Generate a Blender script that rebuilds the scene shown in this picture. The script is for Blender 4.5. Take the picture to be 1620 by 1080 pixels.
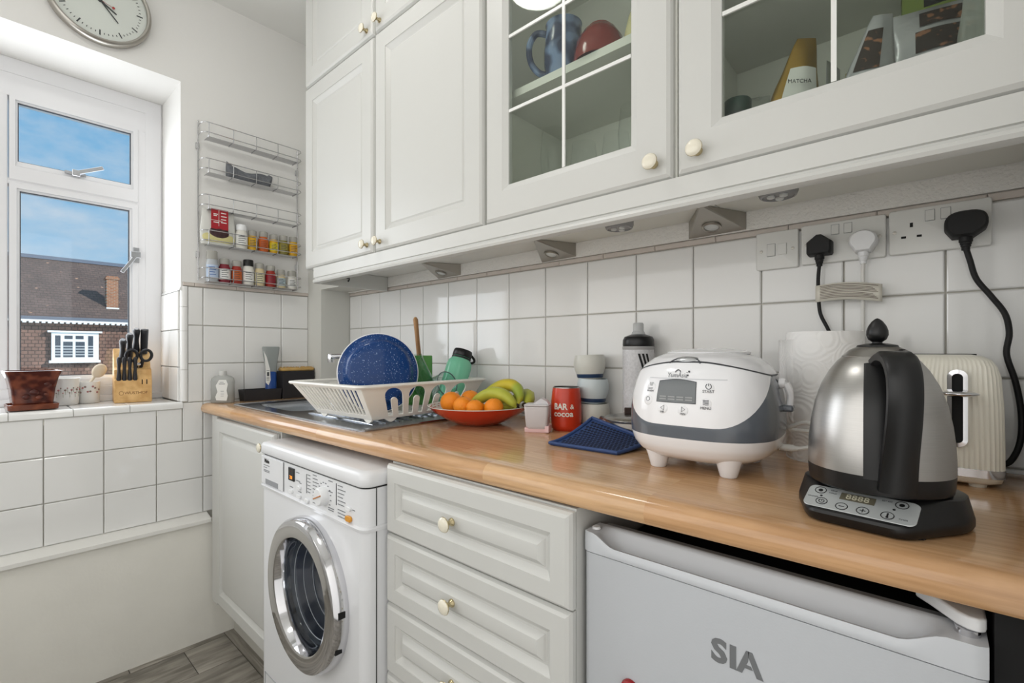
import bpy, bmesh, math, random
from mathutils import Vector, Matrix
from mathutils.geometry import tessellate_polygon
random.seed(7)
R = math.radians
PI = math.pi
S = bpy.context.scene
for o in list(bpy.data.objects): bpy.data.objects.remove(o)
COL = S.collection

# ------------------------------------------------------------------ camera
cam_d = bpy.data.cameras.new('camera'); cam = bpy.data.objects.new('camera', cam_d); COL.objects.link(cam)
cam.location = (2.16, -1.1465, 1.12)
cam.rotation_euler = (R(90), 0, math.atan(751/842.6))
cam_d.sensor_width = 36; cam_d.lens = 36*751/1620; cam_d.shift_y = 16/1620
cam_d.clip_start = .02; cam_d.clip_end = 200
S.camera = cam

# ------------------------------------------------------------------ colour, world, lights
S.view_settings.view_transform = 'Standard'; S.view_settings.look = 'None'
S.view_settings.gamma = 1; S.view_settings.use_curve_mapping = False
S.view_settings.exposure = -0.06
try: S.cycles.transparent_max_bounces = 32
except Exception: pass

def lin(c):
    return tuple(((v/255)/12.92 if v/255 <= .04045 else ((v/255+.055)/1.055)**2.4) for v in c[:3])+(1,)

W = bpy.data.worlds.new('sky'); S.world = W; W.use_nodes = True
nt = W.node_tree; nt.nodes.clear()
wo = nt.nodes.new('ShaderNodeOutputWorld'); bg = nt.nodes.new('ShaderNodeBackground')
tc = nt.nodes.new('ShaderNodeTexCoord'); sep = nt.nodes.new('ShaderNodeSeparateXYZ')
rmp = nt.nodes.new('ShaderNodeValToRGB'); nz = nt.nodes.new('ShaderNodeTexNoise'); mp = nt.nodes.new('ShaderNodeMapping')
cr = nt.nodes.new('ShaderNodeValToRGB'); mx = nt.nodes.new('ShaderNodeMix'); mx.data_type = 'RGBA'
rmp.color_ramp.elements[0].position = 0; rmp.color_ramp.elements[0].color = lin((196, 224, 244))
rmp.color_ramp.elements[1].position = .6; rmp.color_ramp.elements[1].color = lin((112, 176, 226))
e = rmp.color_ramp.elements.new(.2); e.color = lin((148, 200, 236))
mp.inputs['Scale'].default_value = (3.2, 3.2, 7)
nz.inputs['Scale'].default_value = 1.9; nz.inputs['Detail'].default_value = 7; nz.inputs['Roughness'].default_value = .58
cr.color_ramp.elements[0].position = .43; cr.color_ramp.elements[0].color = (0, 0, 0, 1)
cr.color_ramp.elements[1].position = .66; cr.color_ramp.elements[1].color = (.75, .75, .75, 1)
nt.links.new(tc.outputs['Generated'], sep.inputs[0]); nt.links.new(sep.outputs['Z'], rmp.inputs[0])
nt.links.new(tc.outputs['Generated'], mp.inputs[0]); nt.links.new(mp.outputs[0], nz.inputs['Vector'])
nt.links.new(nz.outputs['Fac'], cr.inputs[0]); nt.links.new(cr.outputs[0], mx.inputs[0])
nt.links.new(rmp.outputs[0], mx.inputs[6]); mx.inputs[7].default_value = lin((222, 230, 240))
nt.links.new(mx.outputs[2], bg.inputs[0]); bg.inputs[1].default_value = 1.0
nt.links.new(bg.outputs[0], wo.inputs[0])

def light(name, kind, loc, energy, color=(1, 1, 1), size=None, size_y=None, target=None, rot=None):
    d = bpy.data.lights.new(name, kind); o = bpy.data.objects.new(name, d); COL.objects.link(o)
    o.location = loc; d.energy = energy; d.color = color
    if kind == 'AREA':
        d.size = size
        if size_y: d.shape = 'RECTANGLE'; d.size_y = size_y
    if target is not None: o.rotation_euler = (Vector(target)-Vector(loc)).to_track_quat('-Z', 'Y').to_euler()
    if rot: o.rotation_euler = rot
    return o
sun = light('sun', 'SUN', (10, 10, 30), 4.6, (1, .94, .86), target=(-8, -4.5, 17.5)); sun.data.angle = R(.6)
LAMP_E = 20     # emission of the ceiling lamp's diffuser
# daylight falling in through the window opening
day = light('window_daylight', 'AREA', (-.255, -1.10, 1.50), 8.6, (.96, .98, 1), .95, .78, rot=(0, R(-90), 0))

# soft fill lamps added in front of the solid walls behind and beside the camera
rear_lamp = light('rear_fill', 'AREA', (1.20, -1.90, 1.45), 11, (1, .99, .975), 2.1, 1.25, rot=(R(90), 0, 0))
door = light('side_fill', 'AREA', (2.268, -1.27, 1.02), 4.5, (1, .99, .975), 1.95, 1.2, rot=(0, R(90), 0))  # added fill lamp at the solid right wall, no doorway there

# ------------------------------------------------------------------ materials
MATS = {}
def mat(name, col, rough=.5, metal=0, spec=.5, noise=0, nscale=8, bump=0, bscale=60, trans=0, ior=1.45, emis=0, coat=0, alpha=1, stretch=None, aniso=0):
    if name in MATS: return MATS[name]
    m = bpy.data.materials.new(name); m.use_nodes = True; MATS[name] = m
    t = m.node_tree; p = t.nodes['Principled BSDF']
    c = lin(col)
    p.inputs['Base Color'].default_value = c; p.inputs['Roughness'].default_value = rough
    p.inputs['Metallic'].default_value = metal; p.inputs['Specular IOR Level'].default_value = spec
    p.inputs['IOR'].default_value = ior; p.inputs['Transmission Weight'].default_value = trans
    p.inputs['Coat Weight'].default_value = coat; p.inputs['Alpha'].default_value = alpha
    if aniso: p.inputs['Anisotropic'].default_value = aniso
    if emis: p.inputs['Emission Color'].default_value = c; p.inputs['Emission Strength'].default_value = emis
    co = t.nodes.new('ShaderNodeTexCoord'); vec = co.outputs['Object']
    if stretch:
        mm = t.nodes.new('ShaderNodeMapping'); mm.inputs['Scale'].default_value = stretch
        t.links.new(vec, mm.inputs[0]); vec = mm.outputs[0]
    n = t.nodes.new('ShaderNodeTexNoise'); n.inputs['Scale'].default_value = nscale; n.inputs['Detail'].default_value = 4
    t.links.new(vec, n.inputs['Vector'])
    if noise:
        r = t.nodes.new('ShaderNodeValToRGB')
        r.color_ramp.elements[0].position = .3; r.color_ramp.elements[1].position = .7
        r.color_ramp.elements[0].color = tuple(v*(1-noise) for v in c[:3])+(1,)
        r.color_ramp.elements[1].color = tuple(min(1, v*(1+noise)) for v in c[:3])+(1,)
        t.links.new(n.outputs['Fac'], r.inputs[0]); t.links.new(r.outputs[0], p.inputs['Base Color'])
    else:  # slight wear in the gloss keeps plain surfaces procedural
        a = t.nodes.new('ShaderNodeMapRange'); a.inputs['To Min'].default_value = max(0, rough-.03); a.inputs['To Max'].default_value = min(1, rough+.03)
        t.links.new(n.outputs['Fac'], a.inputs['Value']); t.links.new(a.outputs[0], p.inputs['Roughness'])
    if bump:
        b = t.nodes.new('ShaderNodeBump'); b.inputs['Strength'].default_value = bump; b.inputs['Distance'].default_value = .004
        n2 = t.nodes.new('ShaderNodeTexNoise'); n2.inputs['Scale'].default_value = bscale; n2.inputs['Detail'].default_value = 3
        t.links.new(vec, n2.inputs['Vector']); t.links.new(n2.outputs['Fac'], b.inputs['Height'])
        t.links.new(b.outputs[0], p.inputs['Normal'])
    return m

def glass(name, col=(250, 252, 251), rough=.02, strength=.12):
    # thin pane: mostly clear, reflecting by Fresnel
    if name in MATS: return MATS[name]
    m = bpy.data.materials.new(name); m.use_nodes = True; MATS[name] = m
    t = m.node_tree; t.nodes.clear()
    out = t.nodes.new('ShaderNodeOutputMaterial'); mix = t.nodes.new('ShaderNodeMixShader')
    tr = t.nodes.new('ShaderNodeBsdfTransparent'); gl = t.nodes.new('ShaderNodeBsdfGlossy'); fr = t.nodes.new('ShaderNodeMath'); lw = t.nodes.new('ShaderNodeLayerWeight'); pw_ = t.nodes.new('ShaderNodeMath')
    n = t.nodes.new('ShaderNodeTexNoise'); n.inputs['Scale'].default_value = 3
    mr = t.nodes.new('ShaderNodeMapRange'); mr.inputs['To Min'].default_value = rough; mr.inputs['To Max'].default_value = rough+.01
    t.links.new(n.outputs['Fac'], mr.inputs['Value']); t.links.new(mr.outputs[0], gl.inputs['Roughness'])
    tr.inputs[0].default_value = lin(col); lw.inputs['Blend'].default_value = .5; pw_.operation = 'POWER'; pw_.inputs[1].default_value = 5; fr.operation = 'MULTIPLY_ADD'; fr.inputs[1].default_value = .94; fr.inputs[2].default_value = .035; t.links.new(lw.outputs['Facing'], pw_.inputs[0]); t.links.new(pw_.outputs[0], fr.inputs[0])
    t.links.new(fr.outputs[0], mix.inputs[0]); t.links.new(tr.outputs[0], mix.inputs[1]); t.links.new(gl.outputs[0], mix.inputs[2])
    t.links.new(mix.outputs[0], out.inputs[0])
    return m

def wood_counter():
    m = bpy.data.materials.new('butcher_block_laminate'); m.use_nodes = True; t = m.node_tree; p = t.nodes['Principled BSDF']
    co = t.nodes.new('ShaderNodeTexCoord'); sp = t.nodes.new('ShaderNodeSeparateXYZ'); t.links.new(co.outputs['Object'], sp.inputs[0])
    sb = t.nodes.new('ShaderNodeMath'); sb.operation = 'SUBTRACT'; t.links.new(sp.outputs['Y'], sb.inputs[0]); t.links.new(sp.outputs['Z'], sb.inputs[1])
    cb = t.nodes.new('ShaderNodeCombineXYZ'); t.links.new(sp.outputs['X'], cb.inputs[0]); t.links.new(sb.outputs[0], cb.inputs[1])
    br = t.nodes.new('ShaderNodeTexBrick'); br.inputs['Scale'].default_value = 1; br.offset = .37; br.offset_frequency = 3
    br.inputs['Brick Width'].default_value = .31; br.inputs['Row Height'].default_value = .044; br.inputs['Mortar Size'].default_value = 0
    br.inputs['Color1'].default_value = (0, 0, 0, 1); br.inputs['Color2'].default_value = (1, 1, 1, 1); br.inputs['Mortar'].default_value = (.5, .5, .5, 1)
    t.links.new(cb.outputs[0], br.inputs['Vector'])
    mp = t.nodes.new('ShaderNodeMapping'); mp.inputs['Scale'].default_value = (5, 95, 1)
    t.links.new(cb.outputs[0], mp.inputs[0])
    ad = t.nodes.new('ShaderNodeVectorMath'); ad.operation = 'MULTIPLY_ADD'; ad.inputs[1].default_value = (1, 1, 1)
    t.links.new(mp.outputs[0], ad.inputs[0]); t.links.new(br.outputs['Color'], ad.inputs[2])
    n = t.nodes.new('ShaderNodeTexNoise'); n.inputs['Scale'].default_value = 1.3; n.inputs['Detail'].default_value = 6; n.inputs['Roughness'].default_value = .6
    t.links.new(ad.outputs[0], n.inputs['Vector'])
    r1 = t.nodes.new('ShaderNodeValToRGB'); e = r1.color_ramp
    e.elements[0].position = 0; e.elements[0].color = lin((200, 157, 114)); e.elements[1].position = 1; e.elements[1].color = lin((216, 178, 136))
    k = e.elements.new(.5); k.color = lin((208, 167, 124))
    t.links.new(br.outputs['Color'], r1.inputs[0])
    r2 = t.nodes.new('ShaderNodeValToRGB'); r2.color_ramp.elements[0].position = .25; r2.color_ramp.elements[0].color = (.62, .55, .48, 1)
    r2.color_ramp.elements[1].position = .65; r2.color_ramp.elements[1].color = (1, 1, 1, 1)
    t.links.new(n.outputs['Fac'], r2.inputs[0])
    mu = t.nodes.new('ShaderNodeMix'); mu.data_type = 'RGBA'; mu.blend_type = 'MULTIPLY'; mu.inputs[0].default_value = .75
    t.links.new(r1.outputs[0], mu.inputs[6]); t.links.new(r2.outputs[0], mu.inputs[7]); t.links.new(mu.outputs[2], p.inputs['Base Color'])
    p.inputs['Roughness'].default_value = .13; p.inputs['Specular IOR Level'].default_value = .6
    MATS['counter'] = m; return m

def wood(name, c1, c2, scale=(3, 40, 40), rough=.5, rings=False):
    m = bpy.data.materials.new(name); m.use_nodes = True; t = m.node_tree; p = t.nodes['Principled BSDF']
    co = t.nodes.new('ShaderNodeTexCoord'); mp = t.nodes.new('ShaderNodeMapping'); mp.inputs['Scale'].default_value = scale
    oi = t.nodes.new('ShaderNodeObjectInfo'); va = t.nodes.new('ShaderNodeVectorMath'); va.operation = 'MULTIPLY_ADD'
    va.inputs[1].default_value = (1, 1, 1)
    cb = t.nodes.new('ShaderNodeCombineXYZ'); ml = t.nodes.new('ShaderNodeMath'); ml.operation = 'MULTIPLY'; ml.inputs[1].default_value = 37
    t.links.new(oi.outputs['Random'], ml.inputs[0]); t.links.new(ml.outputs[0], cb.inputs[2])
    t.links.new(co.outputs['Object'], mp.inputs[0]); t.links.new(mp.outputs[0], va.inputs[0]); t.links.new(cb.outputs[0], va.inputs[2])
    n = t.nodes.new('ShaderNodeTexNoise'); n.inputs['Scale'].default_value = 1; n.inputs['Detail'].default_value = 5; n.inputs['Distortion'].default_value = 1.2 if rings else .2
    t.links.new(va.outputs[0], n.inputs['Vector'])
    r = t.nodes.new('ShaderNodeValToRGB'); r.color_ramp.elements[0].color = lin(c1); r.color_ramp.elements[1].color = lin(c2)
    r.color_ramp.elements[0].position = .35; r.color_ramp.elements[1].position = .65
    t.links.new(n.outputs['Fac'], r.inputs[0]); t.links.new(r.outputs[0], p.inputs['Base Color']); p.inputs['Roughness'].default_value = rough
    MATS[name] = m; return m

def speckle(name, base, dot, scale=260, lo=.12, hi=.17, rough=.15):
    m = bpy.data.materials.new(name); m.use_nodes = True; t = m.node_tree; p = t.nodes['Principled BSDF']
    co = t.nodes.new('ShaderNodeTexCoord'); n = t.nodes.new('ShaderNodeTexNoise'); n.inputs['Scale'].default_value = scale; n.inputs['Detail'].default_value = 1
    t.links.new(co.outputs['Object'], n.inputs['Vector'])
    r = t.nodes.new('ShaderNodeValToRGB'); r.color_ramp.elements[0].position = lo; r.color_ramp.elements[1].position = hi
    r.color_ramp.elements[0].color = lin(base); r.color_ramp.elements[1].color = lin(dot)
    t.links.new(n.outputs['Fac'], r.inputs[0]); t.links.new(r.outputs[0], p.inputs['Base Color']); p.inputs['Roughness'].default_value = rough
    p.inputs['Specular IOR Level'].default_value = .35
    MATS[name] = m; return m

def brickmat(name, c1, c2, mortar, bw, rh, ms, coord='Object', axes=(1, 2), rough=.85, spots=None):
    m = bpy.data.materials.new(name); m.use_nodes = True; t = m.node_tree; p = t.nodes['Principled BSDF']
    co = t.nodes.new('ShaderNodeTexCoord'); sp = t.nodes.new('ShaderNodeSeparateXYZ'); cb = t.nodes.new('ShaderNodeCombineXYZ')
    t.links.new(co.outputs[coord], sp.inputs[0]); t.links.new(sp.outputs[axes[0]], cb.inputs[0]); t.links.new(sp.outputs[axes[1]], cb.inputs[1])
    b = t.nodes.new('ShaderNodeTexBrick'); b.inputs['Scale'].default_value = 1; b.inputs['Brick Width'].default_value = bw; b.inputs['Row Height'].default_value = rh
    b.inputs['Mortar Size'].default_value = ms; b.inputs['Color1'].default_value = lin(c1); b.inputs['Color2'].default_value = lin(c2); b.inputs['Mortar'].default_value = lin(mortar)
    t.links.new(cb.outputs[0], b.inputs['Vector'])
    n = t.nodes.new('ShaderNodeTexNoise'); n.inputs['Scale'].default_value = .9; n.inputs['Detail'].default_value = 4; t.links.new(cb.outputs[0], n.inputs['Vector'])
    mr = t.nodes.new('ShaderNodeMapRange'); mr.inputs['From Min'].default_value = .3; mr.inputs['From Max'].default_value = .7; mr.inputs['To Min'].default_value = .8; mr.inputs['To Max'].default_value = 1.15
    t.links.new(n.outputs['Fac'], mr.inputs['Value'])
    mu = t.nodes.new('ShaderNodeMix'); mu.data_type = 'RGBA'; mu.blend_type = 'MULTIPLY'; mu.inputs[0].default_value = 1
    t.links.new(b.outputs['Color'], mu.inputs[6]); t.links.new(mr.outputs[0], mu.inputs[7])
    last = mu.outputs[2]
    if spots:
        mp = t.nodes.new('ShaderNodeMapping'); mp.inputs['Scale'].default_value = (2.2, 5.5, 1); t.links.new(cb.outputs[0], mp.inputs[0])
        n3 = t.nodes.new('ShaderNodeTexNoise'); n3.inputs['Scale'].default_value = 1; n3.inputs['Detail'].default_value = 2; t.links.new(mp.outputs[0], n3.inputs['Vector'])
        rr = t.nodes.new('ShaderNodeValToRGB'); rr.color_ramp.elements[0].position = .70; rr.color_ramp.elements[1].position = .74; t.links.new(n3.outputs['Fac'], rr.inputs[0])
        m2 = t.nodes.new('ShaderNodeMix'); m2.data_type = 'RGBA'; t.links.new(rr.outputs[0], m2.inputs[0]); t.links.new(last, m2.inputs[6]); m2.inputs[7].default_value = lin(spots)
        last = m2.outputs[2]
    t.links.new(last, p.inputs['Base Color']); p.inputs['Roughness'].default_value = rough
    MATS[name] = m; return m

# ------------------------------------------------------------------ mesh helpers
class MB:
    def __init__(s): s.v = []; s.f = []; s.mi = []; s.m = 0
    def face(s, idx): s.f.append(tuple(idx)); s.mi.append(s.m)
    def add(s, vs, fs):
        b = len(s.v); s.v += [Vector(v) for v in vs]
        for f in fs: s.face([i+b for i in f])
        return s
    def box(s, x0, x1, y0, y1, z0, z1):
        return s.add([(x0,y0,z0),(x1,y0,z0),(x1,y1,z0),(x0,y1,z0),(x0,y0,z1),(x1,y0,z1),(x1,y1,z1),(x0,y1,z1)],
                     [(0,3,2,1),(4,5,6,7),(0,1,5,4),(1,2,6,5),(2,3,7,6),(3,0,4,7)])
    def loft(s, rings, closed=True, cap0=True, cap1=True):
        n = len(rings[0]); b = len(s.v)
        for r in rings: s.v += [Vector(p) for p in r]
        for i in range(len(rings)-1):
            for j in range(n if closed else n-1):
                k = (j+1) % n
                s.face((b+i*n+j, b+i*n+k, b+(i+1)*n+k, b+(i+1)*n+j))
        if cap0: s.face([b+j for j in range(n)][::-1])
        if cap1: s.face([b+(len(rings)-1)*n+j for j in range(n)])
        return s
    def lathe(s, prof, c=(0,0,0), seg=32, axis='z', cap0=False, cap1=False, sx=1, sy=1):
        rings = []
        for r, h in prof:
            ring = []
            for k in range(seg):
                a = 2*PI*k/seg; p = (r*math.cos(a)*sx, r*math.sin(a)*sy, h)
                if axis == 'y': p = (p[0], -p[2], p[1])     # h grows towards -y
                elif axis == 'x': p = (p[2], p[0], p[1])
                ring.append((p[0]+c[0], p[1]+c[1], p[2]+c[2]))
            rings.append(ring)
        return s.loft(rings, True, cap0, cap1)
    def tube(s, pts, r, seg=8, closed=False, cap=True):
        pts = [Vector(p) for p in pts]; n = len(pts); rings = []
        rr = r if isinstance(r, (list, tuple)) else [r]*n
        up = Vector((0, 0, 1)); prev = None
        for i, p in enumerate(pts):
            a = pts[i-1] if (i > 0 or closed) else p; b = pts[(i+1) % n] if (i < n-1 or closed) else p
            d = (b-a).normalized() if (b-a).length > 1e-9 else Vector((0,0,1))
            if prev is None:
                u = d.cross(up)
                if u.length < 1e-3: u = d.cross(Vector((1, 0, 0)))
            else: u = prev - d*prev.dot(d)
            u.normalize(); prev = u; w = d.cross(u)
            rings.append([p+(u*math.cos(2*PI*k/seg)+w*math.sin(2*PI*k/seg))*rr[i] for k in range(seg)])
        if closed: rings.append(rings[0])
        return s.loft(rings, True, cap and not closed, cap and not closed)
    def sphere(s, c, r, sc=(1,1,1), seg=20, rings=12):
        prof = [(math.sin(PI*i/rings)*r+1e-5, -math.cos(PI*i/rings)*r) for i in range(rings+1)]
        b = len(s.v); s.lathe(prof, (0,0,0), seg)
        for i in range(b, len(s.v)): v = s.v[i]; s.v[i] = Vector((v.x*sc[0]+c[0], v.y*sc[1]+c[1], v.z*sc[2]+c[2]))
        return s
    def prism(s, poly, a0, a1, axis='y'):
        def P(p, a):
            return (p[0], a, p[1]) if axis == 'y' else ((a, p[0], p[1]) if axis == 'x' else (p[0], p[1], a))
        return s.loft([[P(p, a0) for p in poly], [P(p, a1) for p in poly]])
    def xf(s, M, start=0):
        for i in range(start, len(s.v)): s.v[i] = M @ s.v[i]
        return s
    def build(s, name, mats, parent=None, bevel=0, seg=2, angle=35, smooth=True, fixn=True):
        me = bpy.data.meshes.new(name); me.from_pydata([tuple(v) for v in s.v], [], s.f)
        if not isinstance(mats, (list, tuple)): mats = [mats]
        for m in mats: me.materials.append(m)
        if len(mats) > 1: me.polygons.foreach_set('material_index', s.mi)
        if fixn:
            bm = bmesh.new(); bm.from_mesh(me); bmesh.ops.recalc_face_normals(bm, faces=bm.faces); bm.to_mesh(me); bm.free()
        o = link(name, me, parent)
        if smooth: finish(me, angle)
        if bevel:
            b = o.modifiers.new('bevel', 'BEVEL'); b.width = bevel; b.segments = seg; b.limit_method = 'ANGLE'; b.angle_limit = R(40)
            b.harden_normals = smooth
        return o
def finish(me, angle=35):
    me.shade_smooth(); me.set_sharp_from_angle(angle=R(angle))
def link(name, me, parent=None):
    o = bpy.data.objects.new(name, me); COL.objects.link(o)
    if parent is not None: o.parent = parent
    return o
def tag(o, label=None, cat=None, group=None, kind=None):
    if label: o['label'] = label
    if cat: o['category'] = cat
    if group: o['group'] = group
    if kind: o['kind'] = kind
    return o
def thing(name, label, cat, loc=(0,0,0), rotz=0, group=None):
    o = link(name, None); o.location = loc; o.rotation_euler = (0, 0, rotz); o.empty_display_size = .05
    return tag(o, label, cat, group)
def mesh_copy(src, name, parent, loc=(0,0,0), rot=(0,0,0)):
    o = link(name, src, parent); o.location = loc; o.rotation_euler = rot; return o
def rrect(x0, x1, y0, y1, r, n=6):
    pts = []
    for cx, cy, a0 in ((x1-r, y1-r, 0), (x0+r, y1-r, 90), (x0+r, y0+r, 180), (x1-r, y0+r, 270)):
        for k in range(n+1): a = R(a0+90*k/n); pts.append((cx+r*math.cos(a), cy+r*math.sin(a)))
    return pts
def smooth_path(pts, n=8):
    pts = [Vector(p) for p in pts]; out = []
    for i in range(len(pts)-1):
        p0 = pts[max(0, i-1)]; p1 = pts[i]; p2 = pts[i+1]; p3 = pts[min(len(pts)-1, i+2)]
        for k in range(n):
            t = k/n
            out.append(.5*((2*p1)+(-p0+p2)*t+(2*p0-5*p1+4*p2-p3)*t*t+(-p0+3*p1-3*p2+p3)*t**3))
    return out+[pts[-1]]
def text(name, body, size, m, parent, M=None, ext=.0002, bold=0, fn=None, align='CENTER', sx=1):
    cu = bpy.data.curves.new(name, 'FONT'); cu.body = body; cu.size = size; cu.extrude = ext; cu.offset = bold
    cu.align_x = align; cu.align_y = 'CENTER'; cu.resolution_u = 3
    ob = bpy.data.objects.new(name+'_tmp', cu); COL.objects.link(ob)
    bpy.context.view_layer.update()
    me = bpy.data.meshes.new_from_object(ob.evaluated_get(bpy.context.evaluated_depsgraph_get()))
    bpy.data.objects.remove(ob); me.name = name
    for v in me.vertices:
        co = Vector((v.co.x*sx, v.co.y, v.co.z))
        v.co = fn(co) if fn else (M @ co)
    me.materials.clear(); me.materials.append(m)
    return link(name, me, parent)
def face_y(x, y, z):   # local text plane -> surface facing -y
    return Matrix.Translation((x, y, z)) @ Matrix.Rotation(R(90), 4, 'X')
def panel(name, w, h, rings, m, parent, loc=(0,0,0), back=.018, hole=False, extra=None):
    """rectangular front facing -y, lower left corner at loc; rings = (inset, depth) from the outside in."""
    b = MB(); rr = [[(0, back, 0), (w, back, 0), (w, back, h), (0, back, h)]]
    for i, d in rings: rr.append([(i, d, i), (w-i, d, i), (w-i, d, h-i), (i, d, h-i)])
    if hole:
        i = rings[-1][0]; rr.append([(i, back, i), (w-i, back, i), (w-i, back, h-i), (i, back, h-i)]); rr.append(rr[0])
        b.loft(rr, True, False, False)
    else: b.loft(rr, True, True, True)
    o = b.build(name, m, parent, angle=20); o.location = loc
    return o

# palette ---------------------------------------------------------------
paint = mat('wall_paint', (230, 229, 226), .7, bump=.08, bscale=120)
ceil_m = mat('ceiling_paint', (232, 232, 229), .8, bump=.05)
plaster = mat('rough_plaster', (232, 230, 225), .8, bump=.9, bscale=160)
tile_m = mat('glazed_tile', (233, 233, 231), .07, spec=.55, noise=.012, nscale=3)
grout = mat('grout', (196, 193, 184), .9, noise=.06, nscale=20)
pink_trim = mat('tile_cap', (205, 196, 188), .3)
upvc = mat('white_upvc', (228, 228, 230), .3)
cab_w = mat('cabinet_white', (204, 204, 200), .35)
cab_b = mat('cabinet_carcass', (232, 231, 226), .5)
cab_g = mat('cabinet_inside', (232, 232, 224), .5)
white_pl = mat('white_plastic', (230, 231, 232), .3)
white_en = mat('white_enamel', (228, 229, 231), .22)
brass = mat('brass', (192, 178, 142), .25, 1)
cream_c = mat('cream_ceramic', (232, 226, 208), .15, coat=.4)
chrome = mat('chrome', (215, 215, 218), .09, 1)
steel = mat('brushed_steel', (178, 176, 173), .3, 1, noise=.05, nscale=30, stretch=(1, 1, 60), aniso=.5)
sink_m = mat('sink_steel', (178, 182, 188), .2, 1, noise=.04, nscale=12)
nickel = mat('satin_nickel', (176, 172, 165), .35, 1)
black_pl = mat('black_plastic', (15, 15, 16), .36)
black_rub = mat('black_rubber', (20, 20, 21), .6)
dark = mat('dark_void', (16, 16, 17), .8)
dgrey = mat('dark_grey_print', (62, 64, 68), .5)
grey_pr = mat('grey_print', (120, 122, 126), .5)
counter_m = wood_counter()
clear = glass('clear_glass')

# ================================================================== SETTING
RX = 2.275      # face of the right-hand wall
YF = -1.92      # wall behind the camera
HC = 2.525      # ceiling

def struct(o): return tag(o, kind='structure')
# ---- floor of vinyl planks
b = MB(); b.box(-.1, RX+.1, YF-.1, .1, -.06, -.004); floor = struct(b.build('floor', mat('floor_base', (60, 58, 54), .8)))
plank_m = wood('grey_vinyl_plank', (118, 113, 104), (168, 162, 152), (26, 4.5, 1), .45, True)
plank_x = wood('grey_vinyl_plank_long', (112, 107, 98), (164, 158, 148), (3.5, 40, 1), .45, True)
def plank(x0, x1, y0, y1, m):
    g = .0012; x0 += g; x1 -= g; y0 += g; y1 -= g; c = .0015
    cx, cy = (x0+x1)/2, (y0+y1)/2
    p = MB(); q = lambda i, z: [(x0+i-cx, y0+i-cy, z), (x1-i-cx, y0+i-cy, z), (x1-i-cx, y1-i-cy, z), (x0+i-cx, y1-i-cy, z)]
    p.loft([q(0, -.004), q(0, -.001), q(c, 0)], True, False, True)
    o = p.build('plank', m, floor); o.location = (cx, cy, 0)
yb = -.497
for k, (x0, x1) in enumerate(((.0, .92), (.92, 1.84), (1.84, RX))):
    plank(x0, x1, yb, yb+.18, plank_x)
xs = [-.115+.1815*k for k in range(14)]
for k in range(13):
    x0, x1 = max(xs[k], 0), min(xs[k+1], RX)
    if x1-x0 < .02: continue
    y = yb; off = (.142 if k % 2 else .52) if k != 0 else .3
    ends = [yb]
    yy = yb-off
    while yy > YF: ends.append(yy); yy -= .9
    ends.append(YF)
    for i in range(len(ends)-1): plank(x0, x1, ends[i+1], ends[i], plank_m)
# ---- ceiling
b = MB(); b.box(-.4, RX+.1, YF-.1, .15, HC, HC+.12); struct(b.build('ceiling', ceil_m))
# ---- wall behind and to the right of the camera
b = MB(); b.box(-.4, RX+.1, YF-.1, YF, 0, HC); struct(b.build('wall_front', paint))
b = MB(); b.box(RX+.006, RX+.1, YF, .15, 0, HC); wall_right = struct(b.build('wall_right', paint))

# ---- generic tile: thin slab, chamfered glazed face
TC = {}
def tile(parent, axis, a0, a1, z0, z1, surf, m=None, th=.007, g=.0015, name='tile', sign=1):
    """axis 'y': lies on a wall facing -y (a = x); axis 'x': wall facing +x (a = y); 'xm': wall facing -x; 'z': sill, a = x, z = y"""
    w = a1-a0-2*g; h = z1-z0-2*g
    if w < .004 or h < .004: return
    key = (axis, round(w, 4), round(h, 4), th, (m or tile_m).name)
    if key not in TC:
        c = .0022; p = MB()
        def q(i, d):
            r = [(-w/2+i, -h/2+i), (w/2-i, -h/2+i), (w/2-i, h/2-i), (-w/2+i, h/2-i)]
            if axis == 'y': return [(x, d, z) for x, z in r]
            if axis == 'x': return [(-d, x, z) for x, z in r]
            if axis == 'xm': return [(d, x, z) for x, z in r]
            return [(x, y, -d) for x, y in r]
        p.loft([q(0, th), q(0, c*.7), q(c, 0)], True, False, True)
        o = p.build(name, m or tile_m, parent, angle=15); TC[key] = o.data
    else: o = link(name, TC[key], parent)
    ca, cz = (a0+a1)/2, (z0+z1)/2
    o.location = (ca, surf, cz) if axis == 'y' else ((surf, ca, cz) if axis in ('x', 'xm') else (ca, cz, surf))
    o.rotation_euler = (random.uniform(-.0025, .0025), random.uniform(-.0025, .0025), 0) if axis == 'z' else (random.uniform(-.003, .003), 0, random.uniform(-.003, .003))
    return o

# ---- back wall (tiled above the counter)
b = MB(); b.box(-.4, RX+.1, .006, .15, 0, HC); wall_back = struct(b.build('wall_back', grout))
gx = [.224+.15*k for k in range(-1, 14)]
xsB = [.127]+[x for x in gx if x > .15]+[RX]
rows = [.905, .925, 1.075, 1.225, 1.375]
for i in range(len(xsB)-1):
    for j in range(4):
        tile(wall_back, 'y', xsB[i], xsB[i+1], rows[j], rows[j+1], 0)
xt = .127
k = 0
while xt < RX-.01:
    x1 = min(xt+.15, RX); tile(wall_back, 'y', xt, x1, 1.3755, 1.3895, -.003, pink_trim, th=.01, g=.0006, name='cap_tile'); xt = x1
b = MB(); b.box(.0, RX, -.006, .006, 1.39, HC); b.build('plaster', plaster, wall_back)
# right wall return tiles
yr = [-.62, -.56, -.41, -.26, -.11, 0]
for i in range(len(yr)-1):
    for j in range(4): tile(wall_right, 'xm', yr[i], yr[i+1], rows[j], rows[j+1], RX)
b = MB(); b.box(RX-.001, RX+.006, YF, -.001, 1.376, HC); b.build('plaster', paint, wall_right)

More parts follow.
